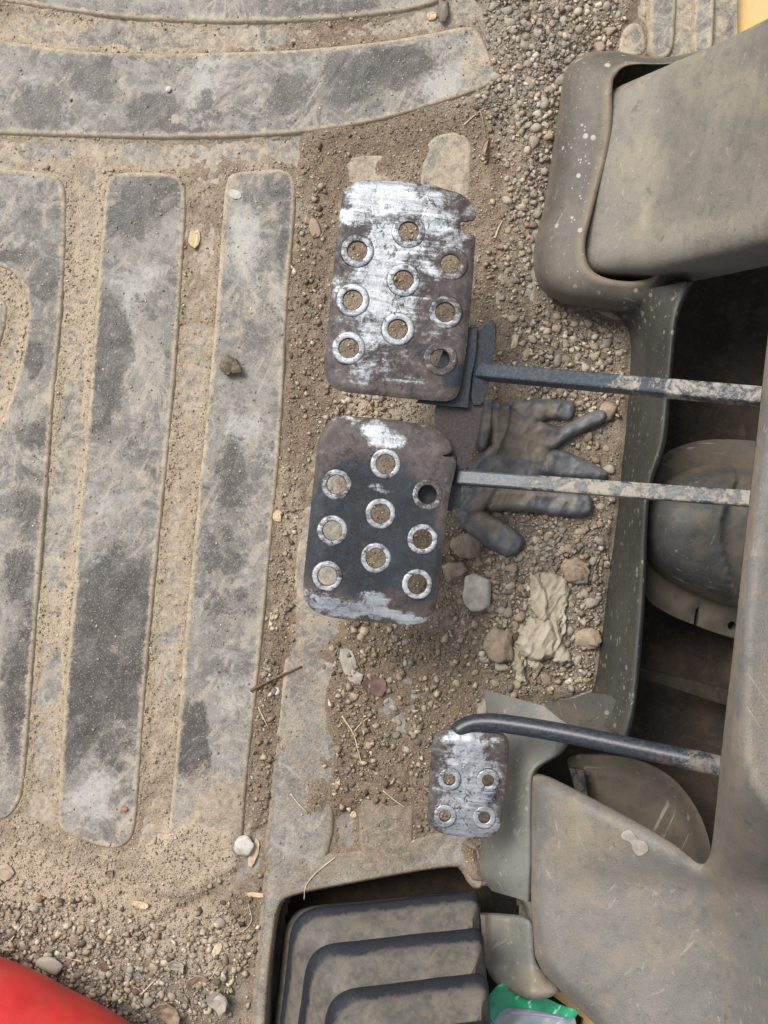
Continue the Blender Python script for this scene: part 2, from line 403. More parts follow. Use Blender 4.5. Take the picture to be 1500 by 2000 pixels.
def mat_plastic(name, c0, c1, dust, amt=0.5, spots=0.0, grain=0.15, streak=0, rough=0.6, scr=0.55):
    m = Mat(name); big = m.noise(9, 4, 0.6, 0.8, seed=1); mid = m.noise(42, 6, 0.68, 0.8, seed=2); fine = m.noise(700, 3, 0.6, seed=3)
    st = m.noise(26, 5, 0.65, 0.8, vec=m.stretch(1.0, 0.22, 1, streak), seed=4)
    col = m.mix(m.rng(big, 0.35, 0.65), c0, c1)
    col = m.mix(m.math('MULTIPLY', m.rng(mid, 0.48, 0.75), amt*0.8), col, dust)
    col = m.mix(m.math('MULTIPLY', m.rng(st, 0.56, 0.74), amt), col, dust)
    col = m.mix(m.math('MULTIPLY', m.attr('dust'), m.rng(mid, 0.2, 0.6)), col, dust)
    g2 = m.noise(150, 5, 0.72, 0.5, seed=13)
    col = m.mix(m.math('MULTIPLY', m.rng(g2, 0.50, 0.66), amt*0.45), col, dust)
    col = m.mix(m.math('MULTIPLY', m.rng(g2, 0.47, 0.34), 0.3), col, tuple(c*0.5 for c in c0))
    sc = m.rng(m.noise(120, 4, 0.6, 1.0, vec=m.stretch(1, 0.05, 1, streak+40), seed=6), 0.62, 0.70)
    col = m.mix(m.math('MULTIPLY', sc, scr), col, (0.34, 0.31, 0.27))
    col = m.mix(m.math('MULTIPLY', m.rng(fine, 0.55, 0.7), 0.25), col, dust)
    if spots:
        wob = m.noise(120, 3, 0.5, seed=9)
        v = m.math('ADD', m.vor(95), m.math('MULTIPLY', m.math('SUBTRACT', wob, 0.5), 0.22))
        sp = m.rng(v, 0.20, 0.14); v2 = m.math('ADD', m.vor(230), m.math('MULTIPLY', m.math('SUBTRACT', wob, 0.5), 0.3)); sp2 = m.rng(v2, 0.16, 0.10)
        sp = m.math('MULTIPLY', m.math('MAXIMUM', sp, sp2), m.rng(m.noise(28, 2, seed=11), 0.42, 0.55))
        col = m.mix(m.math('MULTIPLY', sp, spots), col, (0.43, 0.40, 0.35))
    gr = m.noise(1300, 2, 0.6, seed=31)
    col = m.mix(m.math('MULTIPLY', m.rng(gr, 0.55, 0.68), 0.22+grain*0.4), col, dust)
    col = m.mix(m.math('MULTIPLY', m.rng(gr, 0.45, 0.32), 0.22+grain*0.4), col, tuple(c*0.45 for c in c0))
    fk = m.rng(m.noise(430, 2, 0.5, seed=32), 0.70, 0.74); col = m.mix(m.math('MULTIPLY', fk, 0.55), col, tuple(min(0.5, c*1.6) for c in dust))
    dk = m.math('MULTIPLY', m.rng(m.noise(120, 4, 0.7, 0.6, seed=33), 0.60, 0.68), 0.45); col = m.mix(dk, col, tuple(c*0.55 for c in c0))
    s2 = m.rng(m.noise(210, 3, 0.6, 0.5, vec=m.stretch(1, 0.03, 1, streak-35), seed=34), 0.63, 0.69)
    s2 = m.math('MULTIPLY', s2, m.rng(m.noise(14, 2, seed=35), 0.45, 0.58)); col = m.mix(m.math('MULTIPLY', s2, scr), col, (0.36, 0.335, 0.29))
    rough = m.math('ADD', rough-0.06, m.math('MULTIPLY', mid, 0.22))
    nb = m.bump(m.math('ADD', fine, gr), grain+0.12, 0.0007); nb = m.bump(m.math('SUBTRACT', mid, m.math('ADD', sc, s2)), 0.18, 0.002, nb)
    return m.done(col, rough, 0, nb, 0.4)
def mat_simple(name, c0, c1, rough=0.7, scale=120, bump=0.3, metal=0, dust=None, **kw):
    m = Mat(name); a = m.noise(scale, 5, 0.65, 0.5, seed=1); f = m.noise(scale*6, 3, 0.6, seed=2)
    col = m.mix(m.rng(a, 0.35, 0.65), c0, c1)
    if dust: col = m.mix(m.math('MULTIPLY', m.rng(m.noise(scale*0.5, 5, 0.7, seed=3), 0.45, 0.65), 0.7), col, dust)
    return m.done(col, rough, metal, m.bump(f, bump, 0.0006), **kw)

M = dict(
    mat=mat_mat(), dirt=mat_dirt(), grain=mat_grain(),
    pale=mat_stone('pale_stone', (0.30, 0.285, 0.265), (0.42, 0.40, 0.36)), grey=mat_stone('grey_stone', (0.13, 0.13, 0.135), (0.24, 0.235, 0.225)),
    tanst=mat_stone('tan_stone', (0.25, 0.19, 0.125), (0.36, 0.285, 0.20)), red=mat_stone('reddish_stone', (0.17, 0.10, 0.075), (0.26, 0.17, 0.13)),
    dark=mat_stone('dark_stone', (0.055, 0.05, 0.048), (0.11, 0.10, 0.095), 0.25),
    white=mat_simple('whitish_rough_stone', (0.40, 0.39, 0.35), (0.52, 0.50, 0.45), 0.85, 160, 0.7, dust=(0.33, 0.27, 0.2)),
    clod=mat_simple('crumbly_clay', (0.22, 0.168, 0.125), (0.33, 0.262, 0.20), 0.95, 140, 1.0),
    moss=mat_simple('mossy_clod', (0.09, 0.075, 0.05), (0.22, 0.17, 0.11), 0.95, 260, 1.0),
    pad=mat_pad('worn_pedal_steel'),
    arm=mat_steel('scuffed_dark_paint', (0.026, 0.034, 0.045), (0.058, 0.070, 0.086), (0.36, 0.33, 0.27), 0, 0.8),
    brk=mat_steel('dark_bracket_paint', (0.017, 0.022, 0.028), (0.036, 0.044, 0.053), (0.095, 0.070, 0.052), 5, 0.8),
    plum=mat_steel('rusty_brown_steel', (0.034, 0.026, 0.028), (0.060, 0.047, 0.048), (0.10, 0.078, 0.07), 9, 0.6),
    tube=mat_steel('satin_black_tube', (0.020, 0.024, 0.032), (0.045, 0.052, 0.066), (0.22, 0.19, 0.15), 12, 0.7),
    shroud=mat_plastic('dusty_grey_shroud', (0.140, 0.136, 0.121), (0.200, 0.190, 0.167), (0.31, 0.272, 0.205), 0.5, 0, 0.3, 20, 0.5),
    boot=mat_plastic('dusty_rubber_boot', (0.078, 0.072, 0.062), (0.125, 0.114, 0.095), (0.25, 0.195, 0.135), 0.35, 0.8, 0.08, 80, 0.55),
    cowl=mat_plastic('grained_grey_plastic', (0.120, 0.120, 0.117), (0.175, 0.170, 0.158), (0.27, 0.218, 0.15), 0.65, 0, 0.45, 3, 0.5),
    flap=mat_plastic('smooth_shaded_rubber', (0.032, 0.034, 0.032), (0.055, 0.054, 0.048), (0.10, 0.078, 0.05), 0.5, 0.35, 0.06, 10, 0.5),  # rubber base darkened to stand in for shade on the upturned edge
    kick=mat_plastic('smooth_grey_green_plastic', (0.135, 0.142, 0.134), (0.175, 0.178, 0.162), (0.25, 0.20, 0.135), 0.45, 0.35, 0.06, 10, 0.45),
    dome=mat_plastic('dusty_shaded_dome', (0.040, 0.043, 0.045), (0.070, 0.070, 0.066), (0.15, 0.12, 0.082), 0.7, 0, 0.08, 60, 0.5),  # base grey lowered so the colour carries the shade around the dome
    flange=mat_plastic('dusty_brown_flange', (0.052, 0.046, 0.036), (0.080, 0.070, 0.054), (0.13, 0.10, 0.068), 0.5, 0, 0.08, 60, 0.65),
    well=mat_plastic('rusty_shade_steel', (0.018, 0.014, 0.011), (0.034, 0.025, 0.018), (0.085, 0.058, 0.038), 0.7, 0, 0.2, 0, 0.85, 0.0),  # rusty brown set very dark, recess shade put into the colour
    yellow=mat_simple('yellow_paint', (0.62, 0.40, 0.12), (0.70, 0.47, 0.17), 0.5, 60, 0.1, dust=(0.55, 0.42, 0.25)),
    wood=mat_simple('split_wood', (0.46, 0.34, 0.20), (0.56, 0.44, 0.28), 0.85, 200, 0.6), straw=mat_simple('dry_straw', (0.42, 0.33, 0.21), (0.55, 0.46, 0.32), 0.8, 200, 0.2),
    twig=mat_simple('dark_twig', (0.10, 0.07, 0.05), (0.16, 0.115, 0.08), 0.9, 200, 0.5),
    leaf=mat_simple('dry_brown_leaf', (0.21, 0.14, 0.095), (0.33, 0.24, 0.17), 0.8, 150, 0.5), gleaf=mat_simple('grey_dead_leaf', (0.27, 0.235, 0.20), (0.39, 0.35, 0.31), 0.85, 150, 0.5),
    rleaf=mat_simple('reddish_leaf', (0.10, 0.055, 0.045), (0.17, 0.10, 0.08), 0.75, 150, 0.5),
    tissue=mat_simple('dirty_tissue', (0.31, 0.265, 0.20), (0.40, 0.355, 0.28), 0.95, 60, 0.3),
    redp=mat_simple('red_plastic', (0.50, 0.020, 0.020), (0.58, 0.035, 0.032), 0.42, 40, 0.12, dust=(0.46, 0.075, 0.06)),
)
def mat_glove():
    m = Mat('dusty_blue_grey_rubber'); mid = m.noise(48, 6, 0.68, 0.8, seed=1); fine = m.noise(600, 3, 0.6, seed=2)
    col = m.mix(m.rng(mid, 0.4, 0.65), (0.088, 0.094, 0.105), (0.150, 0.154, 0.160))
    d = m.rng(m.math('ADD', m.attr('dust'), m.math('MULTIPLY', m.math('SUBTRACT', mid, 0.5), 1.6)), 0.15, 0.75)
    col = m.mix(m.math('MULTIPLY', d, 0.75), col, (0.26, 0.215, 0.155))
    return m.done(col, 0.5, 0, m.bump(fine, 0.25, 0.0005), 0.4)
def mat_bellows():
    m = Mat('ribbed_black_rubber'); mid = m.noise(60, 5, 0.65, 0.6, seed=1); fine = m.noise(700, 3, 0.6, seed=2)
    mf = m.noise(210, 5, 0.7, 0.4, seed=3)
    r = m.rng(m.math('ADD', m.attr('ridge'), m.math('ADD', m.math('MULTIPLY', m.math('SUBTRACT', mid, 0.5), 1.3), m.math('MULTIPLY', m.math('SUBTRACT', mf, 0.5), 0.9))), 0.30, 0.75)
    dcol = m.mix(m.rng(mid, 0.35, 0.7), (0.064, 0.061, 0.055), (0.135, 0.120, 0.098))
    dcol = m.mix(m.math('MULTIPLY', m.rng(mf, 0.50, 0.66), 0.6), dcol, (0.16, 0.125, 0.085))
    dcol = m.mix(m.math('MULTIPLY', m.rng(mf, 0.46, 0.34), 0.5), dcol, (0.03, 0.03, 0.032))
    bcol = m.mix(m.math('MULTIPLY', m.rng(fine, 0.5, 0.7), 0.6), (0.010, 0.013, 0.020), (0.045, 0.048, 0.056))
    return m.done(m.mix(r, dcol, bcol), m.math('SUBTRACT', 0.62, m.math('MULTIPLY', r, 0.15)), 0, m.bump(fine, 0.2, 0.0005), 0.45)
M['brick'] = mat_simple('orange_clay', (0.36, 0.12, 0.07), (0.45, 0.17, 0.10), 0.9, 200, 0.5); M['glove'] = mat_glove(); M['bellows'] = mat_bellows()
def mat_film(name, col, alpha, rough=0.25):
    m = Mat(name); n = m.noise(40, 3, 0.6, seed=1)
    return m.done(m.mix(n, col, tuple(min(1, c*1.25) for c in col)), rough, 0, m.bump(n, 0.2, 0.002), 0.5, Alpha=alpha)
M['bag_green'] = mat_film('green_plastic_film', (0.035, 0.36, 0.19), 0.82); M['bag_clear'] = mat_film('clear_plastic_film', (0.62, 0.72, 0.72), 0.55)
M['zip_violet'] = mat_simple('violet_zip', (0.35, 0.22, 0.50), (0.42, 0.30, 0.58), 0.35, 60, 0.05); M['zip_blue'] = mat_simple('blue_zip', (0.12, 0.28, 0.62), (0.2, 0.38, 0.7), 0.35, 60, 0.05)

# ------------------------------------------------------------------ the setting: steel cab floor, rubber floor mat with ribs
def slab(name, pts, mat, parent=None):
    V = [W(*p) for p in pts]; return link(name, mesh_np(name, np.array([tuple(v) for v in V]), [tuple(range(len(V)))], False), mat, parent, False)
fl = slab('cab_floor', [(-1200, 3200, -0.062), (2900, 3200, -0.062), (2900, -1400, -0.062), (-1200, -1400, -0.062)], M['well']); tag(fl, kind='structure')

BAND1 = [(-160, -140), (900, -140), (905, -40), (868, 4), (790, 24), (700, 36), (580, 45), (450, 47), (320, 44), (190, 33), (90, 18), (0, 4), (-160, -30)]
BAND2 = [(-160, 52), (0, 80), (110, 97), (200, 105), (320, 107), (420, 105), (540, 102), (650, 94), (760, 82), (850, 66), (905, 54), (932, 56), (948, 90), (968, 140), (962, 166), (920, 184), (850, 206), (780, 228), (700, 246), (600, 261), (500, 268), (400, 271), (300, 272), (150, 268), (0, 263), (-160, 258)]
R1 = [(-160, 318), (0, 330), (95, 338), (122, 352), (132, 384), (126, 560), (114, 700), (104, 800), (86, 1050), (66, 1300), (50, 1520), (42, 1562), (22, 1592), (-10, 1606), (-160, 1606), (-160, 850), (-30, 846), (2, 836), (18, 790), (42, 715), (58, 630), (58, 596), (44, 552), (20, 526), (-20, 516), (-160, 505)]
R1B = [(-160, 560), (-20, 572), (8, 584), (18, 604), (12, 640), (-8, 700), (-30, 780), (-160, 800)]
R2 = [(236, 338), (330, 338), (356, 350), (366, 376), (356, 540), (346, 700), (330, 880), (312, 1050), (296, 1220), (284, 1360), (274, 1500), (266, 1612), (256, 1640), (234, 1656), (206, 1655), (160, 1640), (120, 1622), (114, 1596), (120, 1480), (130, 1330), (142, 1180), (156, 1010), (170, 850), (182, 700), (192, 560), (202, 430), (208, 366), (216, 346)]
R3 = [(462, 338), (545, 330), (570, 340), (580, 368), (572, 470), (560, 610), (554, 760), (545, 900), (528, 1080), (512, 1250), (496, 1400), (482, 1520), (474, 1640), (462, 1690), (420, 1726), (362, 1756), (320, 1700), (330, 1630), (346, 1450), (360, 1270), (376, 1100), (392, 930), (406, 800), (424, 600), (434, 450), (440, 372), (446, 346)]
R4 = [(655, 312), (740, 300), (768, 312), (772, 350), (752, 560), (728, 800), (700, 1080), (672, 1330), (654, 1500), (648, 1704), (510, 1704), (524, 1600), (545, 1400), (566, 1200), (588, 1010), (612, 780), (630, 560), (642, 360), (646, 325)]
R5 = [(838, 275), (862, 262), (900, 258), (918, 272), (922, 300), (914, 420), (890, 720), (860, 1000), (830, 1300), (808, 1560), (804, 1690), (702, 1694), (703, 1560), (726, 1350), (760, 1020), (790, 700), (812, 440), (826, 300)]
R8 = [(990, 380), (1050, 360), (1060, 400), (1030, 760), (990, 1100), (950, 1400), (930, 1560), (916, 1660), (868, 1650), (870, 1560), (905, 1200), (950, 700)]
BORDER = [(520, 1668), (640, 1668), (700, 1664), (806, 1640), (860, 1624), (905, 1630), (940, 1660), (938, 1700), (944, 1722), (936, 1736), (920, 1728), (908, 1702), (890, 1686), (700, 1720), (566, 1746), (546, 1762), (536, 1800), (524, 1900), (516, 2020), (505, 2300), (470, 2300), (490, 2000), (508, 1780)]
TAB = [(1212, 70), (1228, 48), (1246, 46), (1258, 62), (1262, 112), (1205, 112)]
EDGE1 = [(1268, -160), (1322, -160), (1318, 60), (1308, 118), (1266, 118), (1268, 40)]
EDGE2 = [(1356, -160), (1396, -160), (1392, 60), (1386, 120), (1348, 120), (1352, 40)]
RIBS = [(p, h, st) for p, h, st in ((BAND1, 3.2, 2.5), (BAND2, 3.2, 2.5), (R1, 3.0, 2.5), (R1B, 3.0, 3), (R2, 3.0, 2.5), (R3, 3.0, 2.5), (R4, 2.6, 3), (R5, 2.6, 3.5), (R8, 2.6, 4), (BORDER, 2.6, 2.5), (TAB, 3.0, 2.5), (EDGE1, 3.5, 3), (EDGE2, 6.0, 3))]
RP = [round_poly(p, 2) for p, _, _ in RIBS]
HOLE = [(508, 2400), (520, 2000), (530, 1850), (540, 1790), (552, 1762), (575, 1748), (700, 1722), (800, 1704), (888, 1688), (905, 1702), (918, 1735), (975, 1730), (1010, 1745), (1044, 1795), (1044, 1900), (1140, 2000), (1140, 2400)]
HOLEP = round_poly(HOLE, 2)
def hole_drop(X, Y): return -0.055*sstep(1.0, -7.0, sdf(X, Y, HOLEP))
WET = [(255, 430, 60, 60, 0, .8), (215, 640, 40, 60, 0, .8), (20, 500, 50, 14, 0, .8), (120, 300, 60, 20, 0, .35), (90, 1530, 40, 90, 5, .6), (230, 1460, 50, 60, 0, .55), (330, 700, 20, 60, 5, .5), (470, 1180, 50, 60, 0, .5), (70, 850, 50, 40, 30, .7), (60, 1000, 50, 60, 0, .65), (270, 880, 40, 40, 0, .5), (180, 160, 70, 40, 30, .75), (400, 220, 60, 40, -20, .6), (222, 1240, 92, 170, 5, 1.15), (160, 1380, 60, 120, 8, .9), (205, 720, 50, 130, 5, 1.15), (300, 385, 75, 45, 0), (60, 1330, 60, 190, 5, .8), (40, 1120, 50, 60, 0, .7), (85, 560, 26, 40, 0), (65, 690, 24, 40, 0), (378, 1445, 45, 75, 5), (455, 930, 45, 100, 5, .62), (430, 1120, 60, 160, 5, .55), (545, 360, 40, 40, 0, .6),
       (745, 135, 120, 42, -8), (690, 180, 80, 50, -5, .6), (300, 215, 40, 50, 40, .9), (190, 130, 60, 26, -40, .9), (80, 210, 60, 46, 0, .75), (330, 255, 120, 16, 0, .7), (560, 180, 60, 60, 0, .55), (120, 20, 120, 20, 5, .6), (640, 15, 160, 25, 0, .6), (280, 600, 40, 50, 0, .5), (560, 460, 26, 110, 4, .6), (490, 380, 30, 40, 0, .5)]
PALE = [(490, 470, 32, 60, 10, .9), (460, 385, 18, 14, 0, 1), (270, 560, 48, 60, 30, .85), (250, 640, 30, 90, 5, .7), (110, 220, 90, 18, 50, .8), (150, 150, 100, 14, 60, .7), (380, 180, 22, 90, 10, .8), (420, 130, 20, 60, 5, .7), (860, 175, 60, 40, -10, 1), (600, 150, 40, 70, 0, .5), (430, 60, 120, 20, 0, .8), (460, 830, 40, 30, 0, .9), (520, 900, 30, 60, 0, .6), (170, 1000, 80, 60, 0, .5), (190, 1560, 50, 60, 0, .9), (440, 1360, 40, 60, 0, .7), (60, 480, 50, 50, 0, .5), (105, 1460, 30, 200, 4, .5), (110, 1130, 20, 60, 0, .7), (420, 300, 60, 20, 0, .9), (300, 1070, 30, 60, 0, .4)]
DUSTB = [(430, 1590, 70, 60, 0, 1), (390, 1530, 60, 50, 0, .6), (930, 110, 30, 60, 0, .7), (100, 960, 50, 60, 0, .55), (290, 940, 40, 60, 0, .55), (250, 1060, 60, 30, 0, .4), (480, 640, 30, 80, 0, .5), (70, 770, 40, 60, 30, .55), (420, 560, 30, 60, 0, .3), (240, 1620, 60, 20, 20, .5), (230, 100, 100, 12, 5, .5), (880, 340, 50, 80, 0, .9), (720, 340, 50, 60, 0, .9), (1235, 80, 30, 30, 0, .8), (610, 1100, 60, 260, 5, .65), (590, 1420, 60, 220, 5, .62), (750, 1600, 140, 140, 0, .85), (700, 1690, 220, 60, -10, .7), (520, 1850, 30, 160, 0, .5), (510, 1900, 25, 200, 0, .3)]
def a_wet(X, Y): return blobs(X, Y, WET, 16, 60)
def a_pale(X, Y): return blobs(X, Y, PALE, 22, 70)
def a_dust(X, Y, base=0.0):
    return np.maximum(blobs(X, Y, DUSTB, 20, 80), base)
BROWN = [(720, 1560, 240, 170, 0, 1.3), (560, 1720, 120, 120, 0, 1.2), (840, 1690, 120, 60, 0, 1.2), (600, 1400, 60, 200, 5, .6), (500, 1950, 60, 160, 0, 1)]
def a_brown(X, Y): return np.clip(blobs(X, Y, BROWN, 25, 180), 0, 1)
def rib_dust(poly):
    def f(X, Y):
        d = sdf(X, Y, poly)
        return np.maximum(blobs(X, Y, DUSTB, 20, 80), 0.78*sstep(-16, -1.0, d)+0.24)
    return f
mat0 = grid_obj('floor_mat', (-300, -260, 1440, 2420), 5, lambda X, Y: -0.0002+hole_drop(X, Y), keep=lambda X, Y, Z: (sdf(X, Y, round_poly([(-300, -260), (1440, -260), (1440, 180), (1330, 330), (1280, 560), (1250, 700), (1200, 1000), (1160, 1360), (1040, 1400), (1040, 1760), (1140, 2420), (-300, 2420)], 0)) < 0) & (sdf(X, Y, HOLEP) > -12),
                attrs=dict(brown=a_brown, wet=lambda X, Y: 0*X, pale=lambda X, Y: np.maximum(a_pale(X, Y), 0.3), dust=lambda X, Y: 0.66+0.25*fbm(X, Y, 90, 3, 5)), mat=M['mat'])
tag(mat0, kind='structure')
def rib_z(poly, h):
    def f(X, Y):
        d = sdf(X, Y, poly)
        z = np.where(d < -5, h, np.where(d < 0, h*(0.55+0.45*np.sqrt(np.clip(1-((d+5)/5)**2, 0, 1))), h*0.55-d*h*0.30))*0.001
        return z+0.00018*fbm(X, Y, 45, 3, 33)
    return f
for (p, h, st), poly in zip(RIBS, RP):
    b = (poly[:, 0].min()-6, poly[:, 1].min()-6, poly[:, 0].max()+6, poly[:, 1].max()+6)
    grid_obj('rib', b, st, rib_z(poly, h), keep=lambda X, Y, Z, poly=poly: sdf(X, Y, poly) < 3.2,
             attrs=dict(wet=a_wet, pale=a_pale, dust=rib_dust(poly), brown=a_brown), mat=M['mat'], parent=mat0)

# ------------------------------------------------------------------ soil and sand lying on the mat
def mat_top(X, Y):
    z = hole_drop(X, Y)
    for (p, h, st), poly in zip(RIBS, RP):
        x0, y0 = poly.min(0)-4; x1, y1 = poly.max(0)+4
        k = (X > x0) & (X < x1) & (Y > y0) & (Y < y1)
        if k.any(): z[k] = np.maximum(z[k], rib_z(poly, h)(X[k], Y[k])*(sdf(X[k], Y[k], poly) < 1.5))
    return z
SOIL = [   # polygon, height in mm over the mat base, softness in px
    ([(590, 250), (760, 225), (985, 150), (955, 40), (880, -60), (1260, -60), (1250, 40), (1212, 60), (1200, 120), (1110, 120), (1040, 560), (1110, 610), (1240, 630), (1230, 800), (1200, 1080), (1165, 1360), (1060, 1375), (950, 1370), (930, 1450), (935, 1600), (850, 1570), (720, 1540), (560, 1490), (500, 1560), (470, 1690), (455, 1720), (500, 1640), (520, 1400), (560, 1000), (590, 620), (590, 400)], 3.6, 26),
    ([(575, 330), (640, 300), (640, 560), (600, 900), (560, 1300), (520, 1620), (480, 1640), (500, 1400), (530, 1100), (552, 800), (572, 480)], 2.6, 14),
    ([(-160, 1606), (40, 1590), (110, 1610), (190, 1650), (240, 1668), (300, 1640), (335, 1605), (380, 1580), (470, 1610), (478, 1690), (430, 1735), (330, 1790), (200, 1870), (-160, 1900)], 4.4, 26),
    ([(-160, 1720), (250, 1790), (440, 1730), (520, 1740), (500, 1860), (430, 2010), (420, 2300), (-160, 2300)], 3.2, 50),
    ([(950, 20), (1200, -60), (1205, 60), (1100, 130), (1060, 420), (990, 380), (960, 200)], 6.0, 40),
    ([(900, 1010), (1000, 1070), (1190, 980), (1175, 1320), (1000, 1330), (900, 1330), (870, 1180)], 6.0, 40),
    ([(890, 1640), (935, 1650), (945, 1735), (915, 1720)], 5.0, 14),
    ([(560, 1480), (720, 1500), (860, 1540), (930, 1600), (905, 1640), (800, 1600), (700, 1580), (640, 1600), (560, 1640), (530, 1560)], 2.9, 40),
    ([(640, 330), (770, 290), (780, 350), (640, 360)], 2.4, 20),
    ([(1320, -160), (1356, -160), (1352, 120), (1308, 120)], 1.0, 10),
]
HOLLOW = [(870, 340, 45, 70, 0, 1.0), (890, 120, 60, 60, 0, .6), (620, 1130, 40, 200, 5, .75), (590, 1380, 45, 160, 5, .8), (720, 345, 50, 40, 0, .5), (970, 480, 16, 160, 0, .4)]
def soil_h(X, Y):
    x = X+10*fbm(X, Y, 50, 4, 90); y = Y+10*fbm(X, Y, 50, 4, 95)
    z = np.full(X.shape, -0.00035)+0.0011*fbm(X, Y, 120, 3, 98)+0.0005*fbm(X, Y, 16, 3, 99)+0.0004*fbm(X, Y, 7.3, 2, 199)
    g = np.zeros(X.shape)      # along rib edges a fillet of sand
    for poly in RP:
        x0, y0 = poly.min(0)-30; x1, y1 = poly.max(0)+30
        k = (X > x0) & (X < x1) & (Y > y0) & (Y < y1)
        if k.any():
            d = sdf(X[k], Y[k], poly); g[k] = np.maximum(g[k], np.clip(1-np.abs(d-3)/16, 0, 1))
    z = z+0.0013*g
    for poly, h, soft in SOIL:
        d = sdf(x, y, poly); w = sstep(soft*0.5, -soft, d)
        z = np.maximum(z, (h*w-1.2*(1-w))*0.001+0.0010*fbm(X, Y, 70, 4, 101)*w+0.0006*fbm(X, Y, 14, 3, 102)*w)
    z = z-0.0030*blobs(X, Y, HOLLOW, 14, 107)
    z = z-0.06*sstep(3, -4, sdf(X, Y, HOLEP))
    return z
GX0, GY0, GX1, GY1, GST = -100, -100, 1300, 2110, 3.0
gx = np.arange(GX0, GX1+GST, GST); gy = np.arange(GY0, GY1+GST, GST)
GX, GY = np.meshgrid(gx, gy); SOILZ = soil_h(GX, GY); MATZ = mat_top(GX, GY); TOPZ = np.maximum(SOILZ, MATZ)
def sample(Z, px, py):
    fx = np.clip((np.asarray(px)-GX0)/GST, 0, len(gx)-1.001); fy = np.clip((np.asarray(py)-GY0)/GST, 0, len(gy)-1.001)
    i = fx.astype(int); j = fy.astype(int); u = fx-i; v = fy-j
    return (Z[j, i]*(1-u)+Z[j, i+1]*u)*(1-v)+(Z[j+1, i]*(1-u)+Z[j+1, i+1]*u)*v
def top(px, py): return float(sample(TOPZ, np.array([px]), np.array([py]))[0])
GREYZ = [(1060, 120, 130, 170, 0, 1), (1060, 420, 60, 200, 10, .9), (1120, 700, 110, 120, 0, .8), (1080, 1150, 140, 220, 0, .8), (200, 1900, 260, 90, 15, .8), (400, 1850, 100, 60, 0, .3)]
TANZ = [(160, 1760, 240, 90, 20, .95), (400, 1660, 120, 70, 0, .95), (380, 1840, 100, 60, 0, .9), (200, 60, 300, 40, 0, .8), (750, 800, 90, 40, 0, .8), (150, 900, 250, 700, 0, .7), (450, 1000, 30, 700, 5, .7), (600, 1150, 60, 200, 0, .7)]
def a_grey(X, Y): return blobs(X, Y, GREYZ, 25, 120)
BRN = [(720, 1440, 190, 170, 0, 1), (540, 1400, 50, 330, 6, 1), (610, 560, 40, 300, 4, .9), (800, 260, 190, 50, -10, .8), (780, 1290, 120, 60, 0, .8), (900, 40, 60, 60, 0, .7)]
def a_tan(X, Y): return np.clip(0.34+0.62*blobs(X, Y, TANZ, 25, 130)-0.5*blobs(X, Y, BRN, 30, 133), 0, 1)
so_ = grid_obj('soil', (GX0, GY0, GX1, GY1), GST, lambda X, Y: SOILZ, keep=lambda X, Y, Z: (Z > MATZ-0.0012) & (sdf(X, Y, [(-110, -110), (1260, -110), (1260, 560), (1250, 640), (1225, 800), (1205, 1050), (1170, 1340), (960, 1400), (975, 1560), (945, 1740), (1000, 2110), (-110, 2110)]) < 0),
                attrs=dict(tan=a_tan, grey=a_grey), mat=M['dirt'])
tag(so_, 'dry brown soil and sand spread over the floor mat', 'soil', kind='stuff')

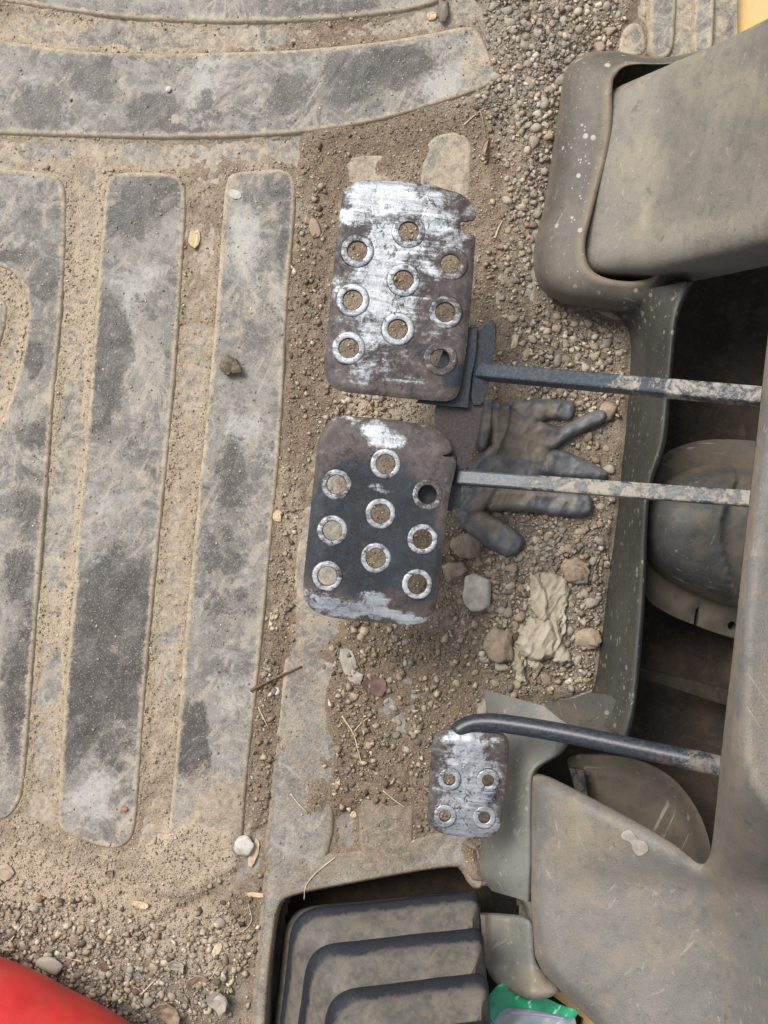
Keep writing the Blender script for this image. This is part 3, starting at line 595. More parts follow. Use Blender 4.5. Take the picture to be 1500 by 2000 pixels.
# loose grit: tens of thousands of little angular grains in one mesh
ICO = None
def grains(n, box, size, prob, seed, lift=0.3, ico=None):
    r = np.random.default_rng(seed)
    px = r.uniform(box[0], box[2], n); py = r.uniform(box[1], box[3], n)
    k = r.random(n) < prob(px, py); px, py = px[k], py[k]; n = len(px)
    s = size[0]*(size[1]/size[0])**(r.random(n)**1.8)
    z = sample(TOPZ, px, py)+s*lift
    base = np.array([(1, 0, 0), (-1, 0, 0), (0, 1, 0), (0, -1, 0), (0, 0, 1), (0, 0, -1)], float)
    if ico is not None: base = ico[0]
    nb = len(base)
    V = base[None]*(s[:, None, None])*(r.uniform(0.55, 1.25, (n, nb, 1)) if ico is None else r.uniform(0.62, 1.20, (n, nb, 1)))*r.uniform(0.75, 1.2, (n, 1, 3))
    V[:, :, 2] *= 0.7
    V += r.normal(0, 0.22 if ico is None else 0.11, V.shape)*s[:, None, None]
    a = r.uniform(0, 6.28, n); ca, sa = np.cos(a)[:, None], np.sin(a)[:, None]
    x = V[:, :, 0]*ca-V[:, :, 1]*sa; y = V[:, :, 0]*sa+V[:, :, 1]*ca
    V = np.stack([x, y, V[:, :, 2]], -1)+Wn(px, py, 0*px)[:, None, :]; V[:, :, 2] += z[:, None]
    T = np.array([(0, 2, 4), (2, 1, 4), (1, 3, 4), (3, 0, 4), (2, 0, 5), (1, 2, 5), (3, 1, 5), (0, 3, 5)])
    if ico is not None: T = ico[1]
    F = (T[None]+nb*np.arange(n)[:, None, None]).reshape(-1, 3)
    pal = np.array([(.36, .29, .205), (.28, .22, .155), (.215, .168, .12), (.40, .345, .265), (.31, .275, .23), (.20, .17, .14), (.25, .225, .195), (.46, .41, .335), (.11, .085, .065), (.27, .175, .115)])
    g = a_grey(px, py)[:, None]
    pw = np.array([.24, .20, .13, .13, .07, .05, .05, .05, .05, .03]); pg = np.array([.12, .10, .09, .12, .17, .11, .16, .08, .04, .01])
    u = r.random(n); c1 = np.searchsorted(np.cumsum(pw/pw.sum()), u); c2 = np.searchsorted(np.cumsum(pg/pg.sum()), u)
    c = np.where((r.random(n) < g[:, 0]), np.minimum(c2, 9), np.minimum(c1, 9))
    dk = blobs(px, py, BRN, 30, 133)
    C = pal[c]*r.uniform(0.80, 1.25, (n, 1))*np.where(r.random(n) < 0.7*dk, 0.62, 1.0)[:, None]; C = np.concatenate([C, np.ones((n, 1))], 1)
    return V.reshape(-1, 3), F, np.repeat(C, nb, 0)
def on_soil(px, py): return np.clip((sample(SOILZ, px, py)-sample(MATZ, px, py))/0.001, 0, 1)
_clip = [(-60, -60), (1250, -60), (1210, 100), (1100, 140), (1050, 560), (1120, 612), (1225, 640), (1185, 1100), (1155, 1345), (950, 1365), (935, 1700), (900, 1690), (520, 1740), (515, 2060), (-60, 2060)]
def inclip(px, py): return sdf(px, py, _clip) < 0
def pr_fine(px, py): return inclip(px, py)*np.clip(0.04+0.9*on_soil(px, py), 0, 1)*np.where(sdf(px, py, HOLEP) > 2, 1, 0)
COARSE = [(1060, 110, 140, 190, 0, 1), (1050, 420, 60, 220, 10, .9), (1110, 700, 110, 120, 0, .9), (1060, 1160, 170, 240, 0, 1), (180, 1880, 330, 110, 12, 1), (420, 1880, 110, 120, 0, .8), (600, 560, 40, 320, 0, .35), (540, 1350, 40, 300, 5, .45), (760, 1380, 150, 200, 0, .6), (740, 790, 100, 40, 0, .8), (860, 30, 60, 60, 0, .5)]
def pr_coarse(px, py): return inclip(px, py)*on_soil(px, py)*np.clip(blobs(px, py, COARSE, 20, 140)*1.1, 0.03, 1)*np.where(sdf(px, py, HOLEP) > 4, 1, 0)
box = (-60, -60, 1250, 2060)
_t = (1+5**0.5)/2
_v = np.array([(-1, _t, 0), (1, _t, 0), (-1, -_t, 0), (1, -_t, 0), (0, -1, _t), (0, 1, _t), (0, -1, -_t), (0, 1, -_t), (_t, 0, -1), (_t, 0, 1), (-_t, 0, -1), (-_t, 0, 1)])/math.hypot(1, _t)
_f = np.array([(0, 11, 5), (0, 5, 1), (0, 1, 7), (0, 7, 10), (0, 10, 11), (1, 5, 9), (5, 11, 4), (11, 10, 2), (10, 7, 6), (7, 1, 8), (3, 9, 4), (3, 4, 2), (3, 2, 6), (3, 6, 8), (3, 8, 9), (4, 9, 5), (2, 4, 11), (6, 2, 10), (8, 6, 7), (9, 8, 1)])
def clump(px, py): return np.clip(0.62+0.9*fbm(px, py, 46, 3, 190), 0, 1)
def pr_frag(px, py): return clump(px, py)*inclip(px, py)*on_soil(px, py)*np.clip(blobs(px, py, COARSE, 20, 140)*1.2-0.35, 0, 1)*np.where(sdf(px, py, HOLEP) > 8, 1, 0)
fr = grains(26000, box, (0.0013, 0.0046), pr_frag, 3, 0.05, (_v, _f))
fo = link('gravel', mesh_np('gravel', fr[0], fr[1], False, None, fr[2]), M['grain'], None, False); tag(fo, 'small broken stone fragments drifted against boot and mat edge', 'gravel', kind='stuff')
parts = [grains(95000, box, (0.0005, 0.0013), pr_fine, 1), grains(46000, box, (0.0010, 0.0034), pr_coarse, 2, 0.35)]
V = np.concatenate([p[0] for p in parts]); F = np.concatenate([parts[0][1], parts[1][1]+len(parts[0][0])]); C = np.concatenate([p[2] for p in parts])
go = link('loose_grit', mesh_np('loose_grit', V, F, False, None, C), M['grain'], None, False)
tag(go, 'loose sand grains and fine grit strewn over the mat', 'grit', kind='stuff')

# ------------------------------------------------------------------ forward edge of the mat, kick panel, dark well with dome
def strip(name, lo, hi, mat, parent=None, n=10, m=10, bulge=0.0, lip=True):
    """sheet lofted from a low line to a high line (px, py, z), its upper edge rolled over"""
    A = spline(lo, n); B = spline(hi, n); k = min(len(A), len(B)); rows = []
    for i in range(k):
        row = []
        for j in range(m+1):
            t = j/m; p = A[i]*(1-t)+B[i]*t
            row.append(tuple(W(p[0], p[1], p[2]+bulge*math.sin(math.pi*t)+0.0012*float(fbm(np.array([p[0]]), np.array([p[1]]), 90, 2, 7)[0]))))
        if lip:
            e = B[i]
            for dx, dz in ((3, -0.0008), (6, -0.003), (8, -0.008), (9, -0.05)): row.append(tuple(W(e[0]+dx, e[1]+1, e[2]+dz)))
        rows.append(row)
    V, F = loft(rows)
    o = link(name, mesh_np(name, V, [f[::-1] for f in F], True, dict(dust=np.zeros(len(V)))), mat, parent, parent is None)
    return o
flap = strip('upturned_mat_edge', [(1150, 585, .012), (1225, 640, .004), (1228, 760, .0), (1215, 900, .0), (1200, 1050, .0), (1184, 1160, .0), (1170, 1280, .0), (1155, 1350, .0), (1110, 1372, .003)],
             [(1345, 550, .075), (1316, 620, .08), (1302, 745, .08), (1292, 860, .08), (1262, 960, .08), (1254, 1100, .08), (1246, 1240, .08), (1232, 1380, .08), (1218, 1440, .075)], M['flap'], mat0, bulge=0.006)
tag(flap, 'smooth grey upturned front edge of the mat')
kick = thing('kick_panel', W(990, 1550, 0), 'smooth grey green plastic ledge behind the small accelerator pedal', 'panel')
strip('panel_face', [(942, 1345, .004), (958, 1420, .004), (962, 1500, .003), (958, 1580, .003), (946, 1640, .003), (935, 1700, .002), (960, 1740, .0)],
      [(1128, 1398, .045), (1092, 1466, .05), (1040, 1506, .055), (1034, 1570, .055), (1034, 1640, .055), (1032, 1700, .055), (1028, 1760, .05)], M['kick'], kick, bulge=0.010)
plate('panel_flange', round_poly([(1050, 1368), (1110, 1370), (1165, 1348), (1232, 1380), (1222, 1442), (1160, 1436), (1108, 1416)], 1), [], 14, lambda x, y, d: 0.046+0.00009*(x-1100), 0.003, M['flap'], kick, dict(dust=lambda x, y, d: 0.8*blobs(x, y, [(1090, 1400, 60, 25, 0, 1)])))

well = thing('firewall_recess', W(1400, 1000, -0.05), 'rusty steel recess coloured dark for shade behind the pedals under the dash', 'recess')
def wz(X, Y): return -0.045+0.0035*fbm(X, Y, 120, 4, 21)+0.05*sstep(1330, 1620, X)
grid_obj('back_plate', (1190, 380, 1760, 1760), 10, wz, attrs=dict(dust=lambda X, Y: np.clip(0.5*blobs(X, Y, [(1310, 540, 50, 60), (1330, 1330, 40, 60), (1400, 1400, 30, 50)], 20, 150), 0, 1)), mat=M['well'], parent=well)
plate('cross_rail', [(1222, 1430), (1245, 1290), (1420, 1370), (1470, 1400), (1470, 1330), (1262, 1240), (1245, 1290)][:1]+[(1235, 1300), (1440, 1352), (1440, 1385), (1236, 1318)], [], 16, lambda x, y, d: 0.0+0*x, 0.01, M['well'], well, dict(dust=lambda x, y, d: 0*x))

domt = thing('rubber_dome', W(1420, 1050, 0), 'dusty grey rubber dome on a round flange beneath the pedal arms', 'dome')
fl_o = spline([(1256, 960), (1290, 895), (1345, 866), (1410, 858), (1500, 868), (1580, 920), (1620, 1050), (1580, 1200), (1500, 1262), (1430, 1246), (1360, 1222), (1300, 1196), (1262, 1165), (1246, 1100), (1246, 1020)], 6, True)
crack = [(1359, 1190), (1366, 1184), (1362, 1226), (1354, 1224)]
hole_c = [(1430+9*math.cos(a), 1222+8*math.sin(a)) for a in np.linspace(0, 6.283, 14, endpoint=False)]
plate('flange', fl_o, [crack, hole_c], 10, lambda x, y, d: 0.020+0.004*sstep(0, -14, d)+0.001*fbm(x, y, 60, 3, 8), 0.012, M['flange'], domt, dict(dust=lambda x, y, d: 0.4*sstep(-10, -30, d)))
dm_o = spline([(1252, 1040), (1256, 985), (1290, 945), (1350, 915), (1425, 905), (1520, 925), (1570, 1050), (1530, 1180), (1450, 1186), (1380, 1168), (1310, 1135), (1268, 1095)], 6, True)
def dome_z(x, y, d):
    r = np.clip(-d/115, 0, 1); z = 0.030+0.055*np.sqrt(np.clip(1-(1-r)**2, 0, 1))
    seam = np.interp(y, [900, 940, 960, 1020, 1060, 1120, 1190], [1425, 1438, 1428, 1408, 1410, 1425, 1446])
    return z-0.010*sstep(-2, 3, x-seam)+0.0012*fbm(x, y, 60, 3, 9)
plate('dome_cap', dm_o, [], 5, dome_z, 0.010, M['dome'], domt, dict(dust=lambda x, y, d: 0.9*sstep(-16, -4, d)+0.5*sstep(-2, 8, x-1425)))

disc = thing('curved_guard', W(1240, 1570, 0), 'brown dusty half round guard plate in the dark gap', 'guard')
plate('guard_plate', spline([(1110, 1480), (1160, 1474), (1235, 1482), (1300, 1510), (1345, 1555), (1375, 1610), (1390, 1670), (1386, 1720), (1250, 1700), (1160, 1600), (1122, 1520)], 6, True), [], 9, lambda x, y, d: 0.012+0.010*sstep(0, -40, d)+0.0012*fbm(x, y, 60, 3, 19), 0.006, M['flange'], disc, dict(dust=lambda x, y, d: 0.5+0.3*fbm(x, y, 80, 2, 5)))
plate('guard_tab', [(1112, 1500), (1140, 1504), (1152, 1580), (1128, 1560)], [], 8, lambda x, y, d: 0.035+0*x, 0.004, M['brk'], disc, dict(dust=lambda x, y, d: 0.5+0*x))

# ------------------------------------------------------------------ steering column boot and shroud
bt = thing('column_boot', W(1170, 350, 0), 'rounded rubber boot with pale water spots around the column shroud', 'boot')
OUT = spline([(1500, 90), (1300, 112), (1200, 100), (1140, 106), (1104, 140), (1088, 230), (1064, 390), (1042, 490), (1050, 552), (1090, 588), (1160, 602), (1240, 610), (1300, 592), (1355, 490), (1460, 330)], 8, True)
INN = spline([(1500, 130), (1290, 126), (1228, 128), (1203, 146), (1195, 175), (1192, 270), (1160, 400), (1143, 470), (1146, 512), (1166, 536), (1205, 548), (1250, 548), (1285, 530), (1330, 450), (1420, 330)], 8, True)
rows = []; dst = []
prof = [(0, 0.0), (0.02, 0.012), (0.06, 0.024), (0.14, 0.036), (0.26, 0.045), (0.42, 0.050), (0.6, 0.053), (0.78, 0.055), (0.92, 0.0565), (1.0, 0.056), (1.01, 0.053), (1.0, 0.035), (0.98, 0.0)]
for t, z in prof:
    P = OUT*(1-t)+INN*t; rows.append(Wn(P[:, 0], P[:, 1], z+0.0008*fbm(P[:, 0], P[:, 1], 120, 2, 44))); dst += [1.0*max(0, 1-abs(t-0.93)*9)+0.7*max(0, 1-t*10)]*len(P)
V, F = loft(rows, True)
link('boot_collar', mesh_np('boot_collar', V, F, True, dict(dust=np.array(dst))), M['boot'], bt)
sh = thing('column_shroud', W(1300, 330, 0.03), 'large dusty grey steering column shroud rising out of the boot', 'shroud')
rows = []
def shroud_edges(t):
    # centre line of the broad face's two long edges (px, py, z) from the boot upwards out of frame
    a = np.array([(1172, 172, .040), (1300, 116, .09), (1420, 62, .15), (1520, 10, .20), (1700, -110, .30)])
    b = np.array([(1116, 530, .040), (1262, 524, .09), (1386, 496, .15), (1500, 468, .20), (1700, 400, .30)])
    i = np.linspace(0, 1, 5); return np.array([np.interp(t, i, a[:, k]) for k in range(3)]), np.array([np.interp(t, i, b[:, k]) for k in range(3)])
for t in np.linspace(0, 1, 50):
    a, b = shroud_edges(t)
    A, B = np.array(W(*a)), np.array(W(*b)); nrm = np.array([-0.35, -0.05, 0.94]); nrm /= np.linalg.norm(nrm); w = A-B; L = np.linalg.norm(w); w /= L
    row = []; r = 0.016; dep = 0.10
    lead = 0.004*math.sqrt(max(0, 1-(1-min(1, t*14))**2))-0.004
    def q(u, h): return tuple(A-w*u+nrm*(h+lead))
    row.append(q(0.0, -dep))
    for k in range(7): g = k/6*math.pi/2; row.append(q(r-r*math.cos(g), -r+r*math.sin(g)))
    for k in range(1, 24):
        u = r+(L-2*r)*k/24; p = q(u, 0.003*math.sin(math.pi*k/24)+0.0006*float(fbm(np.array([t*500]), np.array([k*14.]), 90, 2, 3)[0])); row.append(p)
    for k in range(7): g = k/6*math.pi/2; row.append(q(L-r+r*math.sin(g), -r+r*math.cos(g)))
    row.append(q(L, -dep))
    rows.append(row)
rows.insert(0, [tuple(np.array(p)+np.array((0.004, 0, -0.02))) for p in rows[0]])
V, F = loft(rows)
px = 750+V[:, 0]*H/(H-V[:, 2])/SC; py = 1000-V[:, 1]*H/(H-V[:, 2])/SC
link('shroud_shell', mesh_np('shroud_shell', V, F, True, dict(dust=np.clip(0.15+blobs(px, py, [(1268, 415, 10, 34, 12, .9), (1250, 330, 50, 60, 30, .5), (1420, 160, 90, 50, 20, .45), (1235, 150, 30, 60, 0, .4), (1340, 450, 120, 20, -10, .4)], 10, 170), 0, 1))), M['shroud'], sh)

# ------------------------------------------------------------------ dash cowl at the right
cw = thing('dash_cowl', W(1300, 1800, 0), 'big grained grey plastic cowl curving up beside the pedal well', 'cowl')
COWL = np.concatenate([spline([(1036, 1512), (1075, 1520), (1160, 1562), (1250, 1610), (1320, 1652), (1366, 1688), (1384, 1684), (1394, 1650), (1404, 1560), (1416, 1440), (1436, 1270), (1452, 1120), (1470, 960), (1486, 820), (1500, 690), (1516, 560)], 6),
                       np.array([(1640, 540), (1700, 900), (1720, 1400), (1760, 2350), (1400, 2330), (1172, 2010), (1120, 1960), (1060, 1900), (1046, 1870), (1040, 1790), (1034, 1680), (1032, 1600)])])
OPEN = COWL[:91]
def cowl_base(x, y):
    z = 0.062+0.00018*(x-1040)*sstep(1500, 1700, y)+0.0003*(x-1040)*sstep(1750, 1500, y)
    z = z+0.10*sstep(1340, 1440, x)*sstep(1850, 1450, y)+0.035*sstep(1380, 1560, x)
    return np.clip(z, 0.0, 0.30)
def cowl_z(x, y, d):
    e = np.clip(1+d/26, 0, 1); return cowl_base(x, y)-0.012*e*e+0.0008*fbm(x, y, 150, 3, 14)
CD = [(1130, 1650, 45, 110, 0, .5), (1200, 1620, 40, 60, 30, .5), (1420, 1700, 50, 120, 10, .6), (1460, 1450, 30, 120, 10, .7), (1260, 1750, 60, 60, 0, .3), (1290, 1850, 60, 40, 0, .3)]
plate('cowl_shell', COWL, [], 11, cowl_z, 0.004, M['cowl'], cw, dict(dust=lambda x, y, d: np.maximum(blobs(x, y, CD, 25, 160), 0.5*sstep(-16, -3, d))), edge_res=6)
# the pale smear on the cowl
sm_o = spline([(1214, 1630), (1230, 1622), (1246, 1640), (1262, 1646), (1266, 1662), (1250, 1672), (1238, 1664), (1232, 1646), (1218, 1640)], 4, True)
plate('dried_smear', sm_o, [], 5, lambda x, y, d: cowl_z(x, y, -100+0*x)+0.0007, 0.0012, M['gleaf'], cw, dict(dust=lambda x, y, d: 0*x))
# unseen dash hood added above the cowl, leaning in to block sky light
rows = []
for t in np.linspace(0, 1, 30):
    y = 560+1790*t; x = float(np.interp(y, [560, 900, 1400, 1700, 2350], [1640, 1690, 1715, 1740, 1760])); z = float(cowl_base(np.array([x]), np.array([y]))[0])
    p = W(x, y, z-0.003); rows.append([tuple(p), tuple(p+Vector((0.004, 0, 0.004))), (0.275, p.y*1.05, 0.33), (0.235, p.y*1.1, 0.42), (0.205, p.y*1.15, 0.50), (0.22, p.y*1.15, 0.53), (0.42, p.y*1.15, 0.56)])
V, F = loft(rows); link('dash_sky_blocker', mesh_np('dash_sky_blocker', V, [f[::-1] for f in F], True, dict(dust=np.zeros(len(V)))), M['cowl'], cw)

trim = thing('curved_trim', W(1000, 1860, 0), 'grey scooped plastic trim between the bellows and the cowl', 'trim')
plate('trim_shell', np.concatenate([spline([(938, 1786), (985, 1788), (1034, 1798), (1042, 1840), (1046, 1876), (1064, 1906), (1090, 1932), (1074, 1948), (1040, 1952), (1000, 1938), (966, 1918), (945, 1880)], 5)]), [], 6,
      lambda x, y, d: 0.012+0.020*sstep(985, 1045, x)+0.010*sstep(960, 935, x)+0.014*sstep(1880, 1945, y)-0.003*sstep(-6, 0, d), 0.004, M['kick'], trim, dict(dust=lambda x, y, d: blobs(x, y, [(1050, 1920, 40, 26, 0, .9), (950, 1850, 14, 60, 0, .7)], 8)))

# yellow bodywork showing past the shroud, and a scrap of it under the cowl
yb = plate('bodywork_panel', [(1396, -200), (1800, -200), (1800, 260), (1390, 200), (1392, 60)], [], 30, lambda x, y, d: -0.012-0.002*sstep(-12, 0, d)+0*x, 0.006, M['yellow']); tag(yb, 'yellow painted bodywork panel behind the column shroud', 'panel')
yb = plate('painted_ledge', [(1060, 1930), (1300, 1980), (1340, 2350), (1050, 2350), (1140, 1990)], [], 30, lambda x, y, d: -0.020+0*x, 0.006, M['yellow']); tag(yb, 'dusty yellow painted ledge under the cowl beside the plastic bag', 'ledge')

# ------------------------------------------------------------------ bellows at the bottom
bl = thing('rubber_bellows', W(740, 1990, -0.03), 'ribbed black rubber lever bellows with dusty grey pleats', 'bellows')
LEV = [(-0.035, 556, 1775, 925, 1742), (0.004, 566, 1766, 936, 1728), (0.040, 594, 1836, 944, 1796), (0.080, 634, 1922, 950, 1886), (0.120, 690, 2012, 962, 1976), (0.160, 740, 2110, 974, 2070), (0.195, 780, 2200, 985, 2165)]
def ring(tlx, tly, trx, trY, z, inset):
    c = np.array([(tlx, tly), (trx, trY), (trx+26, 2330), (tlx-60, 2330)], float)
    ctr = c.mean(0); P = []
    rad = [62, 26, 60, 60]
    for i in range(4):
        p = c[i]; a = c[i-1]-p; b = c[(i+1) % 4]-p; a /= np.hypot(*a); b /= np.hypot(*b)
        p0 = p+a*rad[i]; p1 = p+b*rad[i]
        for k in range(10):
            t = k/9; P.append((1-t)**2*p0+2*t*(1-t)*p+t*t*p1)
    P = np.array(P); Q = []
    for i in range(4):   # resample straight runs
        seg = P[i*10:(i+1)*10]; nx = P[((i+1) % 4)*10]
        Q += list(seg)+[seg[-1]+(nx-seg[-1])*k/14 for k in range(1, 14)]
    Q = np.array(Q); T = np.roll(Q, -1, 0)-np.roll(Q, 1, 0); T /= np.maximum(np.hypot(T[:, 0], T[:, 1]), 1e-9)[:, None]
    N = np.stack([-T[:, 1], T[:, 0]], 1)
    Q = Q+N*inset+np.stack([1.2*fbm(Q[:, 0], Q[:, 1], 80, 2, 6), 1.2*fbm(Q[:, 0], Q[:, 1]+500, 80, 2, 6)], 1)
    return Wn(Q[:, 0], Q[:, 1], z)
pp = [(0.00, 34, 0), (0.02, 20, .2), (0.05, 10, .8), (0.10, 4, 1), (0.17, 0.5, 1), (0.25, 0, 1), (0.34, 2, .75), (0.44, 5, .3), (0.54, 9, .05), (0.64, 14, 0), (0.74, 20, 0), (0.83, 27, 0), (0.91, 33, 0), (0.97, 36, 0), (1.0, 34, 0)]
for i in range(len(LEV)-1):
    A_, B_ = np.array(LEV[i]), np.array(LEV[i+1]); rows = []; rd = []
    for t, ins, rg in pp:
        L = A_*(1-t)+B_*t; r = ring(L[1], L[2], L[3], L[4], L[0], ins); rows.append(r); rd += [rg if i else rg*0.75]*len(r)
    V, F = loft(rows, True)
    link('pleat', mesh_np('pleat', V, F, True, dict(ridge=np.array(rd))), M['bellows'], bl)

# ------------------------------------------------------------------ pedals
def rim_mesh(ro, ri, h, name='hole_rim'):
    rows = []; n = 36
    for r, z in ((ro*1.03, -0.0006), (ro*0.99, h*0.2), (ro*0.95, h*0.7), (ro*0.91, h*0.93), (ro*0.86, h), (ri*1.20, h), (ri*1.10, h*0.92), (ri*1.03, h*0.7), (ri, h*0.3), (ri, -0.0032)):
        rows.append([(r*math.cos(2*math.pi*i/n), r*math.sin(2*math.pi*i/n), z) for i in range(n)])
    V, F = loft(rows, True)
    return V, [f[::-1] for f in F]
def circ_px(cx, cy, r, n=28): return [(cx+r*math.cos(2*math.pi*i/n), cy+r*math.sin(2*math.pi*i/n)) for i in range(n)]
def pad(parent, outline, holes, zc, zf, bright, paint, hr, rr, rimh, worn, seed, ringb):
    def dirt(x, y, d): return 0*x
    kx = (H-zc)/H*SC
    def fb(x, y, d): return np.clip(blobs(x, y, bright, 12, seed), 0, 1)
    def fp(x, y, d): return np.clip(blobs(x, y, paint, 12, seed+7), 0, 1)
    p = plate('pedal_pad', outline, [circ_px(x, y, hr) for x, y in holes], 6, zf, 0.0032, M['pad'], parent, dict(bright=fb, paint=fp), edge_res=3.5)
    for i, (x, y) in enumerate(holes):
        V, F = rim_mesh(rr*kx, (hr-0.6)*kx, rimh*worn[i])
        z = float(zf(np.array([x]), np.array([y]), np.array([-99.]))[0]); c = np.array(W(x, y, z))
        V = V+c
        px = x+(V[:, 0]-c[0])/kx; py = y-(V[:, 1]-c[1])/kx
        b = fb(px, py, None)*0.3+ringb[i]*0.8; rr_ = np.hypot(V[:, 0]-c[0], V[:, 1]-c[1])
        b = np.where(rr_ < hr*kx*1.03, 0.05, b); b = np.where(rr_ > rr*kx*0.96, b*0.35, b)
        o = link('hole_rim', mesh_np('hole_rim', V, F, True, dict(bright=b, paint=fp(px, py, None)*0.3)), M['pad'], p)
    return p
# --- upper brake pedal
p1 = thing('brake_pedal', W(790, 570, 0.10), 'worn bare steel brake pedal with notched corner and pale dimpled holes', 'pedal', None)
O1 = spline([(634, 706), (645, 590), (657, 470), (667, 392), (676, 369), (694, 357), (716, 352), (780, 354), (840, 362), (886, 374), (908, 384), (922, 400), (930, 418), (926, 428), (912, 431), (902, 432), (899, 440), (903, 452), (916, 458), (928, 464), (926, 500), (921, 580), (912, 670), (904, 730), (900, 752), (892, 774), (876, 783), (850, 783), (780, 776), (700, 768), (664, 762), (644, 750), (635, 730)], 3, True)
H1 = [(798, 452), (698, 490), (880, 515), (788, 547), (689, 586), (870, 610), (777, 643), (681, 680), (860, 701)]
def z1(x, y, d):
    return 0.118-0.004*sstep(430, 345, y)-0.003*sstep(690, 632, x)-0.002*sstep(880, 930, x)-0.0012*sstep(-7, 0, d)+0.0003*fbm(x, y, 60, 2, 4)
B1 = [(790, 400, 120, 46, 5, .72), (760, 540, 110, 150, 0, .52), (870, 470, 50, 70, 0, .5), (720, 700, 70, 60, 0, .46), (850, 640, 50, 80, 0, .3), (740, 380, 75, 36, 0, 1.0), (830, 400, 60, 32, 10, .78), (700, 420, 45, 26, 0, .85), (770, 480, 70, 50, 0, .82), (740, 560, 60, 70, 0, .85), (735, 640, 40, 50, 0, .75), (850, 440, 50, 30, 0, .66), (860, 520, 28, 40, 0, .55), (720, 720, 60, 26, 20, .5), (800, 740, 40, 20, 0, .5), (790, 600, 36, 40, 0, .66), (676, 380, 18, 20, 0, .7), (920, 410, 12, 12, 0, .5)]
PT1 = [(885, 735, 24, 44, 10, .7), (830, 690, 30, 30, 0, .6), (700, 715, 40, 8, 0, .5)]
pad(p1, O1, H1, 0.118, z1, B1, PT1, 19.5, 33, 0.0013, [.6, 1, .35, .9, 1, .8, 1, 1, .5], 200, [.5, .62, .28, .66, .72, .5, .78, .66, .32])
nod = lambda x, y, d: 0*x
plate('bracket', round_poly([(905, 640), (934, 638), (946, 630), (958, 624), (968, 630), (971, 642), (964, 700), (952, 752), (946, 786), (930, 868), (912, 916), (888, 920), (862, 880), (848, 828), (850, 780), (900, 776)], 2), [], 10, lambda x, y, d: 0.104+0*x, 0.005, M['plum'], p1, dict(dust=lambda x, y, d: 0.2+0*x))
plate('angle_plate', round_poly([(880, 650), (933, 640), (930, 690), (920, 740), (914, 796), (880, 794), (812, 786), (830, 770)], 0), [], 10, lambda x, y, d: 0.110+0.0*x, 0.0035, M['brk'], p1, dict(dust=lambda x, y, d: 0.15+0*x))
plate('upper_gusset', round_poly([(930, 648), (948, 632), (960, 625), (969, 634), (966, 690), (953, 760), (944, 792), (918, 790), (924, 720)], 1), [], 10, lambda x, y, d: 0.1065+0*x, 0.004, M['brk'], p1, dict(dust=lambda x, y, d: 0.25+0*x))
def arm(parent, a, b, w, h, roll, dustf, mat='arm', n=40, taper=1.0):
    A, B = np.array(W(*a)), np.array(W(*b)); path = [A+(B-A)*i/n for i in range(n+1)]
    V, F = sweep(path, rrect(w, h, 0.0014, 2), [1+(taper-1)*i/n for i in range(n+1)], roll)
    k = len(rrect(w, h, 0.0014, 2)); t = np.repeat(np.linspace(0, 1, n+1), k)
    px = 750+V[:, 0]*H/(H-V[:, 2])/SC; py = 1000-V[:, 1]*H/(H-V[:, 2])/SC
    return link('pedal_arm', mesh_np('pedal_arm', V, F, False, dict(dust=dustf(t, px, py))), M[mat], parent)
arm(p1, (938, 726, .104), (1560, 782, .235), 0.0105, 0.0100, math.radians(-14), lambda t, px, py: 0.12+0.36*sstep(.34, .55, t))
# --- lower brake pedal
p2 = thing('brake_pedal', W(740, 1010, 0.10), 'dark painted brake pedal with scuffed silver ends and torn corner', 'pedal', None)
O2 = spline([(592, 1150), (600, 1060), (610, 960), (620, 872), (628, 845), (644, 824), (668, 813), (700, 814), (770, 820), (812, 827), (846, 836), (868, 850), (880, 868), (882, 880), (874, 887), (866, 889), (868, 892), (880, 892), (890, 900), (890, 915), (882, 950), (875, 990), (866, 1070), (857, 1140), (854, 1172), (846, 1198), (830, 1214), (808, 1220), (740, 1216), (660, 1208), (622, 1198), (601, 1180)], 3, True)
H2 = [(753, 906), (657, 946), (835, 966), (743, 1003), (649, 1036), (825, 1053), (734, 1090), (639, 1125), (815, 1141)]
def z2(x, y, d):
    return 0.112-0.004*sstep(890, 812, y)-0.003*sstep(640, 592, x)-0.004*sstep(1150, 1220, y)-0.0012*sstep(-7, 0, d)+0.0003*fbm(x, y, 60, 2, 4)
B2 = [(740, 845, 46, 22, 20, .85), (770, 862, 30, 18, 0, .7), (690, 822, 60, 8, 5, .55), (830, 832, 30, 6, 15, .55), (640, 1175, 50, 20, 12, .78), (740, 1205, 110, 12, 4, .85), (735, 1170, 26, 22, 30, .72), (690, 1190, 60, 16, 5, .7), (600, 1165, 10, 24, 0, .5), (740, 958, 26, 10, 20, .5)]
PT2 = [(720, 1060, 135, 100, -5, 1.1), (660, 960, 36, 60, 5, 1), (760, 980, 80, 60, 0, .9), (820, 1100, 46, 90, 0, .9), (830, 1000, 36, 60, 0, .75), (700, 930, 30, 30, 0, .7), (850, 860, 40, 20, 0, .35), (720, 1020, 130, 150, -4, .75)]
pad(p2, O2, H2, 0.112, z2, B2, PT2, 19.0, 30, 0.0010, [.9, .8, .5, .8, .8, .7, .8, .8, .7], 230, [.85, .74, .5, .82, .76, .7, .8, .78, .7])
plate('bracket', round_poly([(842, 872), (872, 850), (906, 848), (904, 915), (898, 992), (876, 998), (806, 1000), (806, 936)], 0), [], 10, lambda x, y, d: 0.100+0*x, 0.005, M['brk'], p2, dict(dust=lambda x, y, d: 0.3+0*x))
